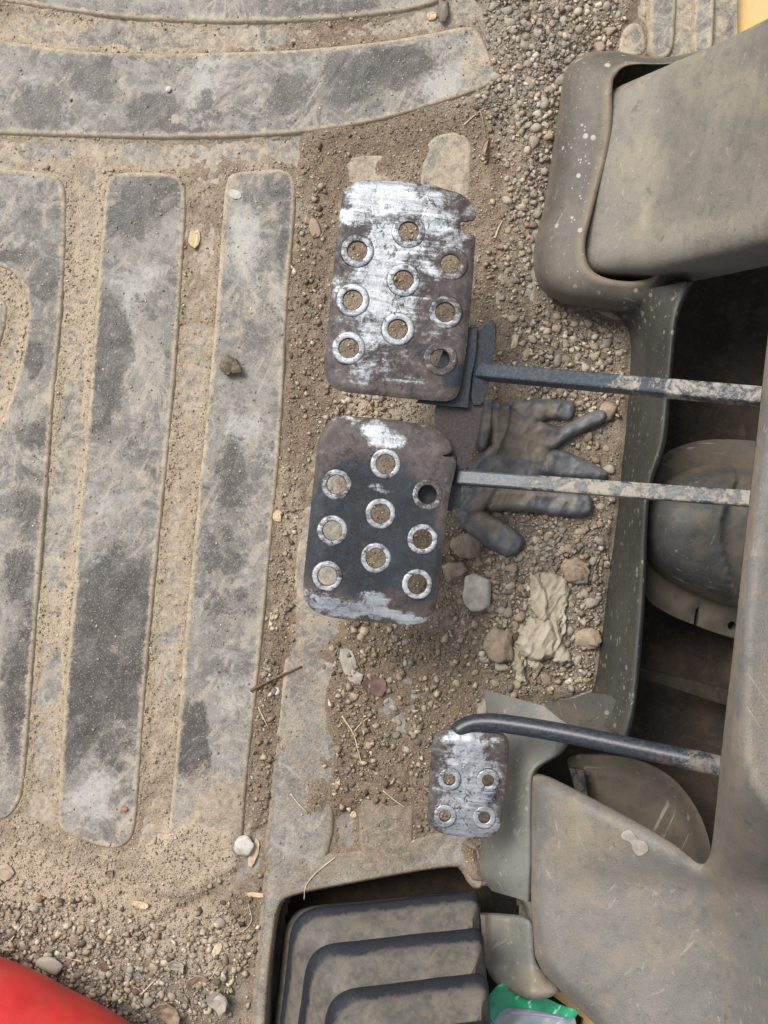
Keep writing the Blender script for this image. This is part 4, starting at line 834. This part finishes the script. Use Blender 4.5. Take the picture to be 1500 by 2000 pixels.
V, F = sweep([np.array(W(884, 886+8*i, .1045)) for i in range(6)], circle(8, 0.003, 0.0022), [0.4, 1, .8, 1.1, .9, .4]); link('weld_bead', mesh_np('weld_bead', V, F, True, dict(dust=0.4*np.ones(len(V)))), M['plum'], p2)
arm(p2, (888, 932, .100), (1540, 980, .175), 0.0103, 0.0075, math.radians(-6), lambda t, px, py: 0.16+0.36*sstep(.10, .32, t))
# --- accelerator
p3 = thing('accelerator_pedal', W(912, 1530, 0.06), 'small rectangular accelerator pedal with four holes and flaking silver finish', 'pedal')
O3 = spline([(836, 1575), (840, 1500), (846, 1446), (856, 1430), (874, 1425), (930, 1430), (972, 1432), (988, 1438), (994, 1454), (992, 1490), (986, 1550), (980, 1600), (974, 1620), (960, 1632), (936, 1638), (900, 1634), (864, 1628), (842, 1614), (834, 1596)], 4, True)
H3 = [(878, 1522), (953, 1524), (869, 1593), (946, 1596)]
def z3(x, y, d): return 0.075-0.0025*sstep(1590, 1640, y)-0.002*sstep(1450, 1425, y)-0.0012*sstep(-6, 0, d)+0.0006*fbm(x, y, 20, 3, 4)
B3 = [(912, 1530, 64, 92, 0, .72), (912, 1470, 36, 55, 10, 1.05), (918, 1560, 40, 66, 0, 1.05), (900, 1620, 50, 16, 0, .95), (880, 1522, 26, 24, 0, 1), (952, 1526, 20, 24, 0, .8), (870, 1592, 30, 26, 0, .95), (942, 1600, 26, 26, 0, 1), (880, 1440, 30, 12, 0, .7), (960, 1445, 22, 10, 0, .5)]
PT3 = [(968, 1560, 14, 30, 0, .8), (960, 1490, 20, 20, 0, .55)]
pad(p3, O3, H3, 0.075, z3, B3, PT3, 11.5, 23, 0.0012, [1, .9, 1, 1], 260, [.66, .5, .62, .72])
path = spline([W(884, 1440, .068), W(900, 1424, .068), W(922, 1414, .069), W(950, 1411, .071), W(990, 1414, .075), W(1100, 1432, .088), W(1250, 1463, .105), W(1350, 1484, .116), W(1450, 1506, .128), W(1560, 1530, .14)], 8)
sc = np.interp(np.linspace(0, 1, len(path)), [0, .08, .3, 1], [.55, 1, 1, 1.12])
V, F = sweep(path, circle(18, 0.0066), sc)
t = np.repeat(np.linspace(0, 1, len(path)), 18)
link('pedal_arm', mesh_np('pedal_arm', V, F, True, dict(dust=np.clip(0.12+0.45*sstep(.6, .85, t), 0, 1))), M['tube'], p3)

# ------------------------------------------------------------------ glove, tissue and other lost things
def pillow(name, box, hf, mat, label, cat, step=2.2, attrs=None, base=None):
    """soft thing lying on the soil: thickness field hf(px,py) in m, closed underneath by the ground it lies on"""
    def z(X, Y):
        g = sample(TOPZ, X, Y) if base is None else base+0*X
        return g+hf(X, Y)
    o = grid_obj(name, box, step, z, keep=lambda X, Y, Z: hf(X, Y) > -0.0022, attrs=attrs, mat=mat, settle=True)
    return tag(o, label, cat)
def capsule(X, Y, a, b, ra, rb):
    ex, ey = b[0]-a[0], b[1]-a[1]; t = np.clip(((X-a[0])*ex+(Y-a[1])*ey)/(ex*ex+ey*ey), 0, 1)
    r = ra+(rb-ra)*t; d = np.hypot(X-a[0]-t*ex, Y-a[1]-t*ey)
    return d, r, t
GL = [  # overlapping flattened pieces: outline (units of 0.2533 px from 870, 780), thickness in mm, edge roll in px
    ([(480, 30), (700, 10), (960, 15), (992, 60), (978, 140), (930, 172), (800, 150), (700, 190), (560, 200)], 9, 15), ([(690, 190), (740, 180), (860, 240), (1000, 170), (1180, 80), (1215, 105), (1218, 165), (1150, 212), (1000, 270), (900, 330), (820, 400), (720, 380), (640, 300)], 11, 13),
    ([(800, 400), (900, 400), (1060, 470), (1215, 560), (1232, 585), (1215, 610), (1100, 620), (880, 600), (700, 580), (740, 460)], 12, 14), ([(470, 100), (560, 170), (700, 190), (780, 420), (740, 600), (500, 720), (390, 660), (390, 480), (430, 340)], 12, 22),
    ([(380, 670), (600, 690), (900, 715), (1080, 735), (1120, 775), (1132, 840), (1100, 890), (1000, 902), (800, 890), (600, 862), (420, 852), (300, 862), (320, 760)], 13, 16), ([(70, 880), (150, 830), (260, 845), (310, 880), (450, 950), (590, 1080), (600, 1120), (550, 1190), (480, 1207), (380, 1172), (260, 1110), (160, 1020), (100, 950)], 11, 16),
    ([(200, 660), (400, 660), (345, 780), (265, 870), (170, 905), (100, 845), (190, 770)], 14, 14), ([(200, 545), (300, 450), (372, 360), (420, 480), (420, 600), (220, 640)], 10, 12), ([(365, 10), (440, 80), (482, 20), (492, 150), (470, 260), (430, 350), (385, 450), (362, 370), (358, 200)], 17, 8), ([(290, 10), (372, 10), (362, 130), (332, 330), (290, 415), (248, 370), (268, 170)], 10, 9),
    ([(100, 690), (200, 680), (220, 760), (190, 830), (110, 830)], 6, 8)]
GL = [(np.array(round_poly([(870+a*0.2533, 780+c*0.2533) for a, c in p], 1)), h, r, 9.0 if i in (3, 7) else 2.5) for i, (p, h, r) in enumerate(GL)]
def glove_h(X, Y):
    wx = X+1.6*fbm(X, Y, 36, 2, 301); wy = Y+1.6*fbm(X, Y, 36, 2, 305)
    h = np.full(X.shape, -0.02)
    for i, (p, h0, r, grow) in enumerate(GL):
        d = sdf(wx, wy, p)-grow; q = np.clip(-d/r, 0, 1)
        tilt = 1+0.10*fbm(X+i*311, Y+i*77, 90, 2, 320)
        hh = np.where(d < 0, h0*tilt*np.sqrt(np.clip(1-(1-q)**2, 0, 1)), -d*0.9)*0.001
        k = 0.0024; m = np.maximum(h, hh); h = m+k*0.25*np.clip(1-np.abs(h-hh)/k, 0, 1)**2
    w1 = 1-np.abs(fbm(X*0.9+Y*0.5, Y*0.35-X*0.35, 34, 2, 310)); w2 = 1-np.abs(fbm(X*0.4-Y*0.9, Y*0.2+X*0.2, 22, 2, 314))
    return h+np.where(h > 0, 0.0013*(w1-0.75)*sstep(0, 0.004, h)+0.0008*(w2-0.75)*sstep(0, 0.004, h), 0)
pillow('rubber_glove', (865, 765, 1205, 1105), glove_h, M['glove'], 'crumpled dusty blue grey rubber glove lying under the pedal arms', 'glove', 1.7,
       dict(dust=lambda X, Y: np.clip(0.35*fbm(X, Y, 50, 3, 330)+blobs(X, Y, [(1010, 870, 60, 60, 0, .8), (1040, 810, 60, 14, 0, .6), (1000, 960, 60, 30, 0, .75), (950, 1010, 40, 26, 45, .7), (1060, 970, 60, 20, 0, .5)], 14, 340), 0, 1)))
TIS = [([(1034, 1118), (1050, 1122), (1066, 1160), (1072, 1206), (1060, 1222), (1044, 1205), (1032, 1170)], 9), ([(1052, 1116), (1080, 1116), (1104, 1132), (1106, 1176), (1098, 1210), (1078, 1222), (1060, 1180)], 6), ([(1016, 1226), (1034, 1204), (1070, 1210), (1086, 1240), (1078, 1280), (1050, 1290), (1020, 1280), (1004, 1256)], 10),
       ([(1070, 1200), (1086, 1214), (1104, 1262), (1113, 1286), (1096, 1298), (1076, 1290), (1074, 1240)], 8), ([(1002, 1250), (1016, 1262), (1022, 1300), (1024, 1330), (1006, 1330), (1002, 1300)], 5), ([(1026, 1274), (1048, 1284), (1056, 1300), (1048, 1322), (1036, 1304)], 5), ([(1094, 1170), (1104, 1176), (1102, 1236), (1094, 1238)], 7)]
def tis_h(X, Y):
    x = X+4*fbm(X, Y, 18, 3, 401); y = Y+4*fbm(X, Y, 18, 3, 405); h = np.full(X.shape, -0.02)
    for i, (p, hh) in enumerate(TIS):
        d = sdf(x, y, p); h = np.maximum(h, np.where(d < 0, hh*0.001*(0.55+0.45*sstep(0, -10, d)), -d*0.001))
    rg = 1-np.abs(fbm(X*1.0+Y*0.5, Y*0.45-X*0.2, 34, 2, 410)); rg2 = 1-np.abs(fbm(X+Y*0.6, Y*0.5, 13, 2, 416))
    return h+np.where(h > -0.001, 0.0035*(rg-0.7)+0.0010*(rg2-0.6), 0)
pillow('crumpled_tissue', (985, 1100, 1130, 1345), tis_h, M['tissue'], 'crumpled dirty beige tissue lying on the gravel', 'tissue', 1.6)

def icos(sub):
    import bmesh
    bm = bmesh.new(); bmesh.ops.create_icosphere(bm, subdivisions=sub, radius=1)
    V = np.array([v.co[:] for v in bm.verts]); F = np.array([[v.index for v in f.verts] for f in bm.faces]); bm.free(); return V, F
def noise3(V, s, seed):
    return fbm(V[:, 0]*s+V[:, 2]*s*0.7+37, V[:, 1]*s-V[:, 2]*s*0.9+11, 1, 3, seed)
IC2 = icos(2); IC3 = icos(3); IC4 = icos(4)
def stone_mesh(seed, facets=6, rough=0.08, base=IC2, flat=0.62):
    r = np.random.default_rng(seed); V, F = base[0].copy(), base[1]
    for _ in range(facets):
        n = r.normal(size=3); n /= np.linalg.norm(n); d = V@n; c = r.uniform(0.55, 0.85); V -= np.clip(d-c, 0, None)[:, None]*n*0.9
    V *= (1+rough*noise3(V, 1.3, seed)+rough*0.5*noise3(V, 4.5, seed+3))[:, None]; V[:, 0] *= r.uniform(0.9, 1.25); V[:, 1] *= r.uniform(0.7, 1.0); V[:, 2] *= flat*r.uniform(0.8, 1.15)
    return mesh_np('stone', V, F, True)
def one_stone(name, px, py, rx, ry, rot, mat, label, cat, seed, sink=0.3, hgt=0.6, facets=9, rough=0.12, base=IC3, z=None):
    me = stone_mesh(seed, facets, rough, base, 1.0); k = SC
    n = len(me.vertices); c = np.zeros(n*3, np.float32); me.vertices.foreach_get('co', c); c = c.reshape(-1, 3)
    c /= np.abs(c).max(0); c *= np.array([rx*k, ry*k, min(rx, ry)*k*hgt]); me.vertices.foreach_set('co', c.ravel()); me.update(); me.materials.append(M[mat])
    o = bpy.data.objects.new(name, me); COL.objects.link(o); zz = top(px, py) if z is None else z
    o.location = W(px, py, 0)+Vector((0, 0, zz+min(rx, ry)*k*hgt*(1-2*sink*0.5))); o.rotation_euler = (0, 0, -math.radians(rot))
    return tag(o, label, cat)
one_stone('pale_rock', 930, 1150, 40, 33, 70, 'white', 'whitish angular rock beside the lower brake pedal', 'rock', 5, 0.3, 0.55, 14, 0.10, IC4)
one_stone('clay_clod', 972, 1256, 44, 32, 60, 'clod', 'pinkish brown clay clod beside the crumpled tissue', 'clod', 8, 0.3, 0.5, 10, 0.22, IC4)
one_stone('soil_clod', 453, 717, 27, 21, 35, 'moss', 'dark crumbly soil clod sitting alone on a mat rib', 'clod', 12, 0.15, 0.7, 6, 0.30, IC4)
one_stone('red_stone', 617, 450, 22, 12, 75, 'red', 'flat reddish brown stone beside the upper brake pedal', 'stone', 14, 0.4, 0.4)
one_stone('pebble', 600, 432, 10, 8, 75, 'tanst', 'small olive pebble next to the flat reddish stone', 'pebble', 15)
one_stone('brown_stone', 1182, 803, 18, 22, 20, 'red', 'round rusty brown stone at the glove fingertip', 'stone', 16)
one_stone('clay_clod', 910, 1065, 34, 26, 20, 'clod', 'tan clay clod beside the glove thumb', 'clod', 17, 0.3, 0.5, 8, 0.2, IC4)
one_stone('clay_clod', 885, 1115, 26, 22, 0, 'clod', 'small tan clod between lower brake pedal and whitish rock', 'clod', 19, 0.3, 0.5, 8, 0.2, IC4)
one_stone('gravel_lump', 1120, 1110, 34, 30, 30, 'clod', 'caked lump of gravel above the crumpled tissue', 'clod', 21, 0.3, 0.5, 8, 0.25, IC4)
one_stone('gravel_lump', 1146, 1248, 28, 24, 0, 'tanst', 'caked tan lump between the tissue and the mat edge', 'clod', 22, 0.3, 0.5, 8, 0.25, IC4)
one_stone('pale_rock', 480, 1652, 24, 22, 60, 'white', 'small whitish rock beside a wood splinter on the mat edge', 'rock', 23, 0.2, 0.5, 12, 0.12)
one_stone('white_chip', 331, 178, 6, 6, 0, 'white', 'tiny white stone chip alone on the broad curved rib', 'chip', 24, 0.1)
one_stone('red_chip', 247, 1578, 7, 5, 0, 'brick', 'tiny orange red chip on the end of a mat rib', 'chip', 25, 0.1)
one_stone('pale_rock', 105, 1880, 32, 18, 8, 'pale', 'long pale rock beside the red container', 'rock', 26, 0.3, 0.6, 10, 0.12)
one_stone('bark_piece', 866, 26, 13, 24, 5, 'dark', 'dark bark piece at the end of the topmost rib', 'bark', 27, 0.2, 0.8, 6, 0.3)
one_stone('white_chip', 1101, 658, 6, 5, 20, 'white', 'bright white chip in the gravel below the column boot', 'chip', 28, 0.1)

# pebbles one can count: copies of a few shapes, each its own object
PEB = {m_: [stone_mesh(500+i*7+j, 11, 0.16) for i in range(5)] for j, m_ in enumerate(('pale', 'grey', 'tanst', 'red', 'dark'))}
for m_, l in PEB.items():
    for me in l: me.materials.append(M[m_])
NM = dict(pale='pale grey', grey='grey', tanst='tan', red='reddish brown', dark='dark')
placed = []
def pebbles(n, zone, rad, where, group, mix, seed, relief=0.08):
    r = np.random.default_rng(seed); k = 0; tries = 0
    b = np.array(zone); x0, y0 = b.min(0); x1, y1 = b.max(0)
    while k < n and tries < n*60:
        tries += 1; x, y = r.uniform(x0, x1), r.uniform(y0, y1)
        if sdf(np.array([x]), np.array([y]), zone)[0] > -4: continue
        s = rad[0]*(rad[1]/rad[0])**(r.random()**1.6)
        if any((x-a)**2+(y-c)**2 < (0.8*(s+q))**2 for a, c, q in placed): continue
        placed.append((x, y, s)); m_ = r.choice(list(NM), p=mix); me = PEB[m_][r.integers(5)]
        o = bpy.data.objects.new('pebble', me); COL.objects.link(o); q = s*SC; o.scale = (q, q, q*r.uniform(.8, 1.1))
        o.location = W(x, y, 0)+Vector((0, 0, top(x, y)+q*relief)); o.rotation_euler = (r.uniform(-.3, .3), r.uniform(-.3, .3), r.uniform(0, 6.28))
        sz = 'tiny ' if s < rad[0]*1.25 else ('large ' if s > rad[0]+0.62*(rad[1]-rad[0]) else 'mid sized '); tag(o, f'{sz}{NM[m_]} pebble {where}', 'pebble', f'{sz}{NM[m_]} pebbles {group}'); k += 1
placed += [(930, 1150, 34), (972, 1256, 34), (1050, 1180, 30), (1050, 1240, 40), (1090, 1250, 26), (1010, 900, 70), (1110, 900, 50), (1080, 980, 60), (950, 1030, 40), (1010, 830, 50), (1120, 1110, 30), (1146, 1248, 24), (105, 1880, 30), (480, 1652, 20)]
pebbles(92, [(955, 10), (990, -20), (1200, -20), (1215, 50), (1195, 95), (1120, 105), (1090, 180), (1075, 300), (1000, 290), (965, 170)], (6, 15), 'in the gravel drift beside the column boot', 'beside the column boot', [.34, .36, .16, .08, .06], 31)
pebbles(35, [(985, 300), (1072, 300), (1045, 500), (1060, 590), (1010, 600), (985, 450)], (6, 12), 'in the thin gravel strip along the boot foot', 'along the boot foot', [.2, .4, .2, .08, .12], 32)
pebbles(40, [(985, 610), (1110, 610), (1215, 650), (1215, 780), (1100, 780), (985, 690)], (7, 15), 'in the gravel around the upper pedal arm', 'around the upper pedal arm', [.2, .35, .3, .1, .05], 33)
pebbles(62, [(1120, 830), (1205, 830), (1180, 1100), (1165, 1330), (1000, 1345), (900, 1330), (890, 1060), (1000, 1090), (1080, 1020), (1160, 1000)], (7, 17), 'in the coarse gravel between glove and mat edge', 'between glove and mat edge', [.28, .24, .34, .08, .06], 34)
pebbles(52, [(-20, 1700), (110, 1790), (260, 1810), (330, 1780), (480, 1790), (420, 1900), (300, 1985), (200, 1960), (90, 1900), (-20, 1860)], (6, 16), 'in the gravel between sand pile and red container', 'between sand pile and red container', [.22, .12, .52, .10, .04], 35)
pebbles(26, [(640, 1290), (880, 1240), (930, 1400), (830, 1420), (820, 1540), (700, 1520), (660, 1440)], (6, 12), 'in the soil between lower brake and accelerator pedals', 'between brake and accelerator', [.18, .2, .4, .14, .08], 36)

# small flat or long bits
def bit(name, px, py, lx, ly, rot, mat, label, cat, thick=2.0, seed=0, tilt=6, curl=0.0):
    r = np.random.default_rng(900+seed); n = 9; P = []
    for i in range(n):
        a = 2*math.pi*i/n; e = (abs(math.cos(a))**0.7*np.sign(math.cos(a)), abs(math.sin(a))**0.7*np.sign(math.sin(a))); P.append((e[0]*lx*r.uniform(.75, 1.1), e[1]*ly*r.uniform(.75, 1.1)))
    P = np.array(P)*SC; t = thick*SC; rows = []
    for s, z in ((0.9, 0), (1, t*0.3), (0.97, t), (0.55, t*1.15)):
        rows.append([(x*s, y*s, z+curl*(x*x+y*y)*s*s/(lx*SC)+t*0.25*r.uniform(-1, 1)) for x, y in P])
    V, F = loft(rows, True, True, True)
    me = mesh_np(name, V, F, False); me.materials.append(M[mat]); o = bpy.data.objects.new(name, me); COL.objects.link(o)
    o.location = W(px, py, 0)+Vector((0, 0, top(px, py)+0.0002)); o.rotation_euler = (math.radians(r.uniform(-tilt, tilt)), math.radians(r.uniform(-tilt, tilt)), -math.radians(rot))
    return tag(o, label, cat)
bit('wood_chip', 380, 466, 12, 20, 5, 'wood', 'tan wood chip in the groove between two ribs', 'wood chip', 5, 1)
bit('wood_chip', 543, 1008, 9, 13, 10, 'wood', 'square tan wood chip in the soil beside the lower brake pedal', 'wood chip', 5, 2)
bit('wood_chip', 500, 1746, 20, 5, 3, 'wood', 'pale wood sliver at the corner of the bellows opening', 'wood chip', 4, 3)
bit('wood_chip', 278, 1762, 19, 7, 15, 'wood', 'straw coloured wood piece at the foot of the sand pile', 'wood chip', 6, 4)
bit('wood_splinter', 497, 1664, 8, 32, 15, 'straw', 'long pale wood splinter leaning on a whitish rock', 'splinter', 4, 5)
bit('wood_chip', 843, 32, 9, 9, 0, 'wood', 'small pale wood chip next to the dark bark piece', 'wood chip', 4, 6)
bit('paper_scrap', 680, 1294, 17, 33, -12, 'gleaf', 'torn pale scrap on the soil below the lower brake pedal', 'scrap', 3, 7)
bit('paper_scrap', 694, 1322, 15, 13, 20, 'gleaf', 'small pale flake touching the torn scrap', 'scrap', 3, 8)
bit('dead_leaf', 732, 1338, 24, 20, 20, 'rleaf', 'dark reddish dead leaf below the lower brake pedal', 'leaf', 2.5, 9, 12, 0.3)
bit('dead_leaf', 946, 294, 8, 18, 25, 'leaf', 'curled brown leaf on the gravel at the broad rib end', 'leaf', 2.5, 10, 20, .6)
bit('dead_leaf', 215, 1700, 9, 8, 0, 'leaf', 'tiny brown leaf curl on the sand pile', 'leaf', 3, 11, 20, .6)
bit('dead_leaf', 384, 1908, 24, 11, -25, 'leaf', 'folded brown leaf in the gravel near the bellows', 'leaf', 4, 12, 22, .6)
bit('dead_leaf', 436, 1950, 26, 20, 40, 'gleaf', 'crumpled grey dead leaf near the bellows opening', 'leaf', 6, 13, 25, .8)
bit('dead_leaf', 335, 1972, 32, 20, 35, 'leaf', 'withered brown leaf at the edge of the red container', 'leaf', 6, 14, 20, .7)
bit('dead_leaf', 300, 1882, 16, 10, 30, 'leaf', 'tan leaf fragment among the gravel pebbles', 'leaf', 4, 15, 20, .5)
bit('dead_leaf', 349, 1880, 18, 12, 10, 'gleaf', 'pale leaf shred beside the folded brown leaf', 'leaf', 4, 16, 20, .5)
bit('bark_chip', 205, 1883, 13, 10, 40, 'rleaf', 'reddish bark chip among the gravel pebbles', 'bark', 4, 17)
bit('wood_chip', 425, 1853, 8, 16, 25, 'straw', 'pale wood shaving on the mat beside the bellows', 'wood chip', 3, 18)
bit('leaf_scrap', 460, 382, 13, 9, 20, 'white', 'small white flake on a mat rib', 'flake', 1.5, 19, 3)
bit('wood_chip', 660, 1526, 5, 10, 0, 'wood', 'small orange wood chip on the soil', 'wood chip', 3, 20)
bit('wood_chip', 690, 1590, 7, 7, 0, 'wood', 'tiny pinkish chip in the mat groove', 'wood chip', 3, 21)
bit('wood_chip', 1004, 668, 6, 18, 15, 'straw', 'pale wood sliver in gravel above the upper pedal arm', 'wood chip', 4, 22)
bit('leaf_scrap', 12, 1700, 20, 16, 0, 'tanst', 'flat tan flake lying on the sand by the rib end', 'flake', 5, 23)
bit('wood_chip', 1155, 800, 9, 5, -40, 'straw', 'tiny pale chip at the glove fingertip', 'wood chip', 3, 24)
def stalk(pts, r, mat, label, name='straw', cat='straw'):
    P = spline([(x, y) for x, y in pts], 5); h = sample(TOPZ, P[:, 0], P[:, 1]); h = np.maximum(h, np.interp(np.arange(len(h)), [0, len(h)-1], [h[0], h[-1]]))
    path = [tuple(W(x, y, 0)+Vector((0, 0, float(z)+r*SC*1.1))) for (x, y), z in zip(P, h)]
    V, F = sweep(path, circle(6, r*SC), np.linspace(1, .55, len(path)))
    return tag(link(name, mesh_np(name, V, F, True), M[mat]), label, cat)
stalk([(490, 1347), (540, 1322), (590, 1300)], 3.2, 'twig', 'dark twig crossing the soil groove beside the last rib', 'twig', 'twig')
stalk([(668, 1396), (690, 1430), (700, 1465), (709, 1502)], 1.8, 'straw', 'long pale straw on the soil left of the accelerator pedal')
stalk([(692, 1427), (706, 1410), (722, 1398)], 1.5, 'straw', 'short straw branching from the long pale straw')
stalk([(568, 1548), (584, 1568), (600, 1584)], 1.8, 'straw', 'short pale straw on the flat mat border')
stalk([(748, 1542), (770, 1560), (792, 1576)], 1.4, 'straw', 'thin straw next to the accelerator pedal')
stalk([(655, 1672), (618, 1702), (598, 1728), (594, 1756)], 1.5, 'straw', 'curved hair thin straw above the bellows')
stalk([(505, 1380), (516, 1402), (526, 1424)], 1.5, 'straw', 'fine straw in the soil groove below the twig')
stalk([(-20, 1895), (14, 1848), (47, 1802)], 2.4, 'straw', 'pale straw leaning out from under the red container')
stalk([(6, 1800), (30, 1815), (66, 1828)], 2.0, 'leaf', 'brown stem on the gravel crossing a pale straw', 'stem', 'stem')
stalk([(128, 1864), (146, 1870), (164, 1875)], 2.2, 'straw', 'stubby straw beside the long pale rock')
stalk([(264, 1952), (290, 1925), (314, 1901)], 1.8, 'straw', 'straight straw in the gravel beside the withered leaf')
stalk([(255, 1916), (280, 1935), (300, 1972)], 1.6, 'leaf', 'thin brown stem by the red container', 'stem', 'stem')
stalk([(392, 1920), (412, 1906), (428, 1884)], 1.8, 'straw', 'pale straw beside the folded brown leaf')
stalk([(430, 1824), (470, 1818), (492, 1796), (486, 1762)], 1.3, 'straw', 'fine curled straw at the bellows opening')
stalk([(934, 208), (942, 240), (948, 272)], 2.2, 'leaf', 'brown stem on the gravel above the curled leaf', 'stem', 'stem')
stalk([(905, 248), (925, 230), (944, 216)], 1.6, 'straw', 'pale straw at the tip of the broad rib')
stalk([(966, 468), (972, 450), (980, 434)], 2.0, 'straw', 'pale straw on the soil right of the upper brake pedal')
stalk([(530, 1200), (524, 1230)], 1.4, 'straw', 'short fine straw in the groove beside the lower brake pedal')

# ------------------------------------------------------------------ red container and plastic bag
rc = thing('red_container', W(60, 1990, 0), 'smooth red plastic container lying in the gravel', 'container')
E = [W(-170, 1812, .05), W(0, 1880, .05), W(70, 1908, .05), W(130, 1940, .05), W(185, 1968, .05), W(236, 1998, .05), W(300, 2040, .05)]
E = spline(E, 8); R0 = np.interp(np.linspace(0, 1, len(E)), [0, .6, .85, .96, 1], [.056, .056, .056, .054, .046])
cl = np.array([e+np.array([-0.50, -0.86, 0])*r for e, r in zip(E, R0)]); cl[:, 2] = 0.055
V, F = sweep(cl, circle(48, 1.0), R0); link('container_body', mesh_np('container_body', V, F, True), M['redp'], rc)
e = cl[-1]; d_ = cl[-1]-cl[-2]; d_ /= np.linalg.norm(d_)
V, F = sweep([e-d_*0.004, e+d_*0.004, e+d_*0.02], circle(32, 0.022)); link('container_cap', mesh_np('container_cap', V, F, True), M['dark'], rc)

bg = thing('zip_bag', W(1040, 2010, -0.02), 'crumpled green topped clear zip bag tucked under the cowl', 'bag')
def sheet(name, P, mat, z0, amp, seed, thick=0.0004):
    return plate(name, P, [], 6, lambda x, y, d: z0+amp*fbm(x, y, 34, 3, seed)+amp*0.7*np.sin((x*0.8+y*0.5)/11), thick, M[mat], bg)
sheet('clear_film', [(946, 1965), (1010, 1955), (1120, 1975), (1160, 2150), (930, 2150)], 'bag_clear', 0.014, 0.004, 61)
sheet('green_band', round_poly([(944, 1962), (968, 1926), (984, 1918), (996, 1930), (1012, 1936), (1036, 1932), (1064, 1948), (1098, 1964), (1134, 1974), (1120, 1992), (1084, 1982), (1040, 1972), (1004, 1966), (980, 1972), (966, 1996), (944, 2000)], 1), 'bag_green', 0.022, 0.005, 62)
for nm, pts, mt in (('zip_strip', [(990, 1978, .032), (1030, 1980, .032), (1070, 1984, .032), (1104, 1990, .032)], 'zip_violet'), ('zip_strip', [(946, 1966, .032), (956, 1984, .032), (972, 2010, .032)], 'zip_blue')):
    V, F = sweep(spline([W(*p) for p in pts], 6), circle(6, 0.0010)); link(nm, mesh_np(nm, V, F, True), M[mt], bg)
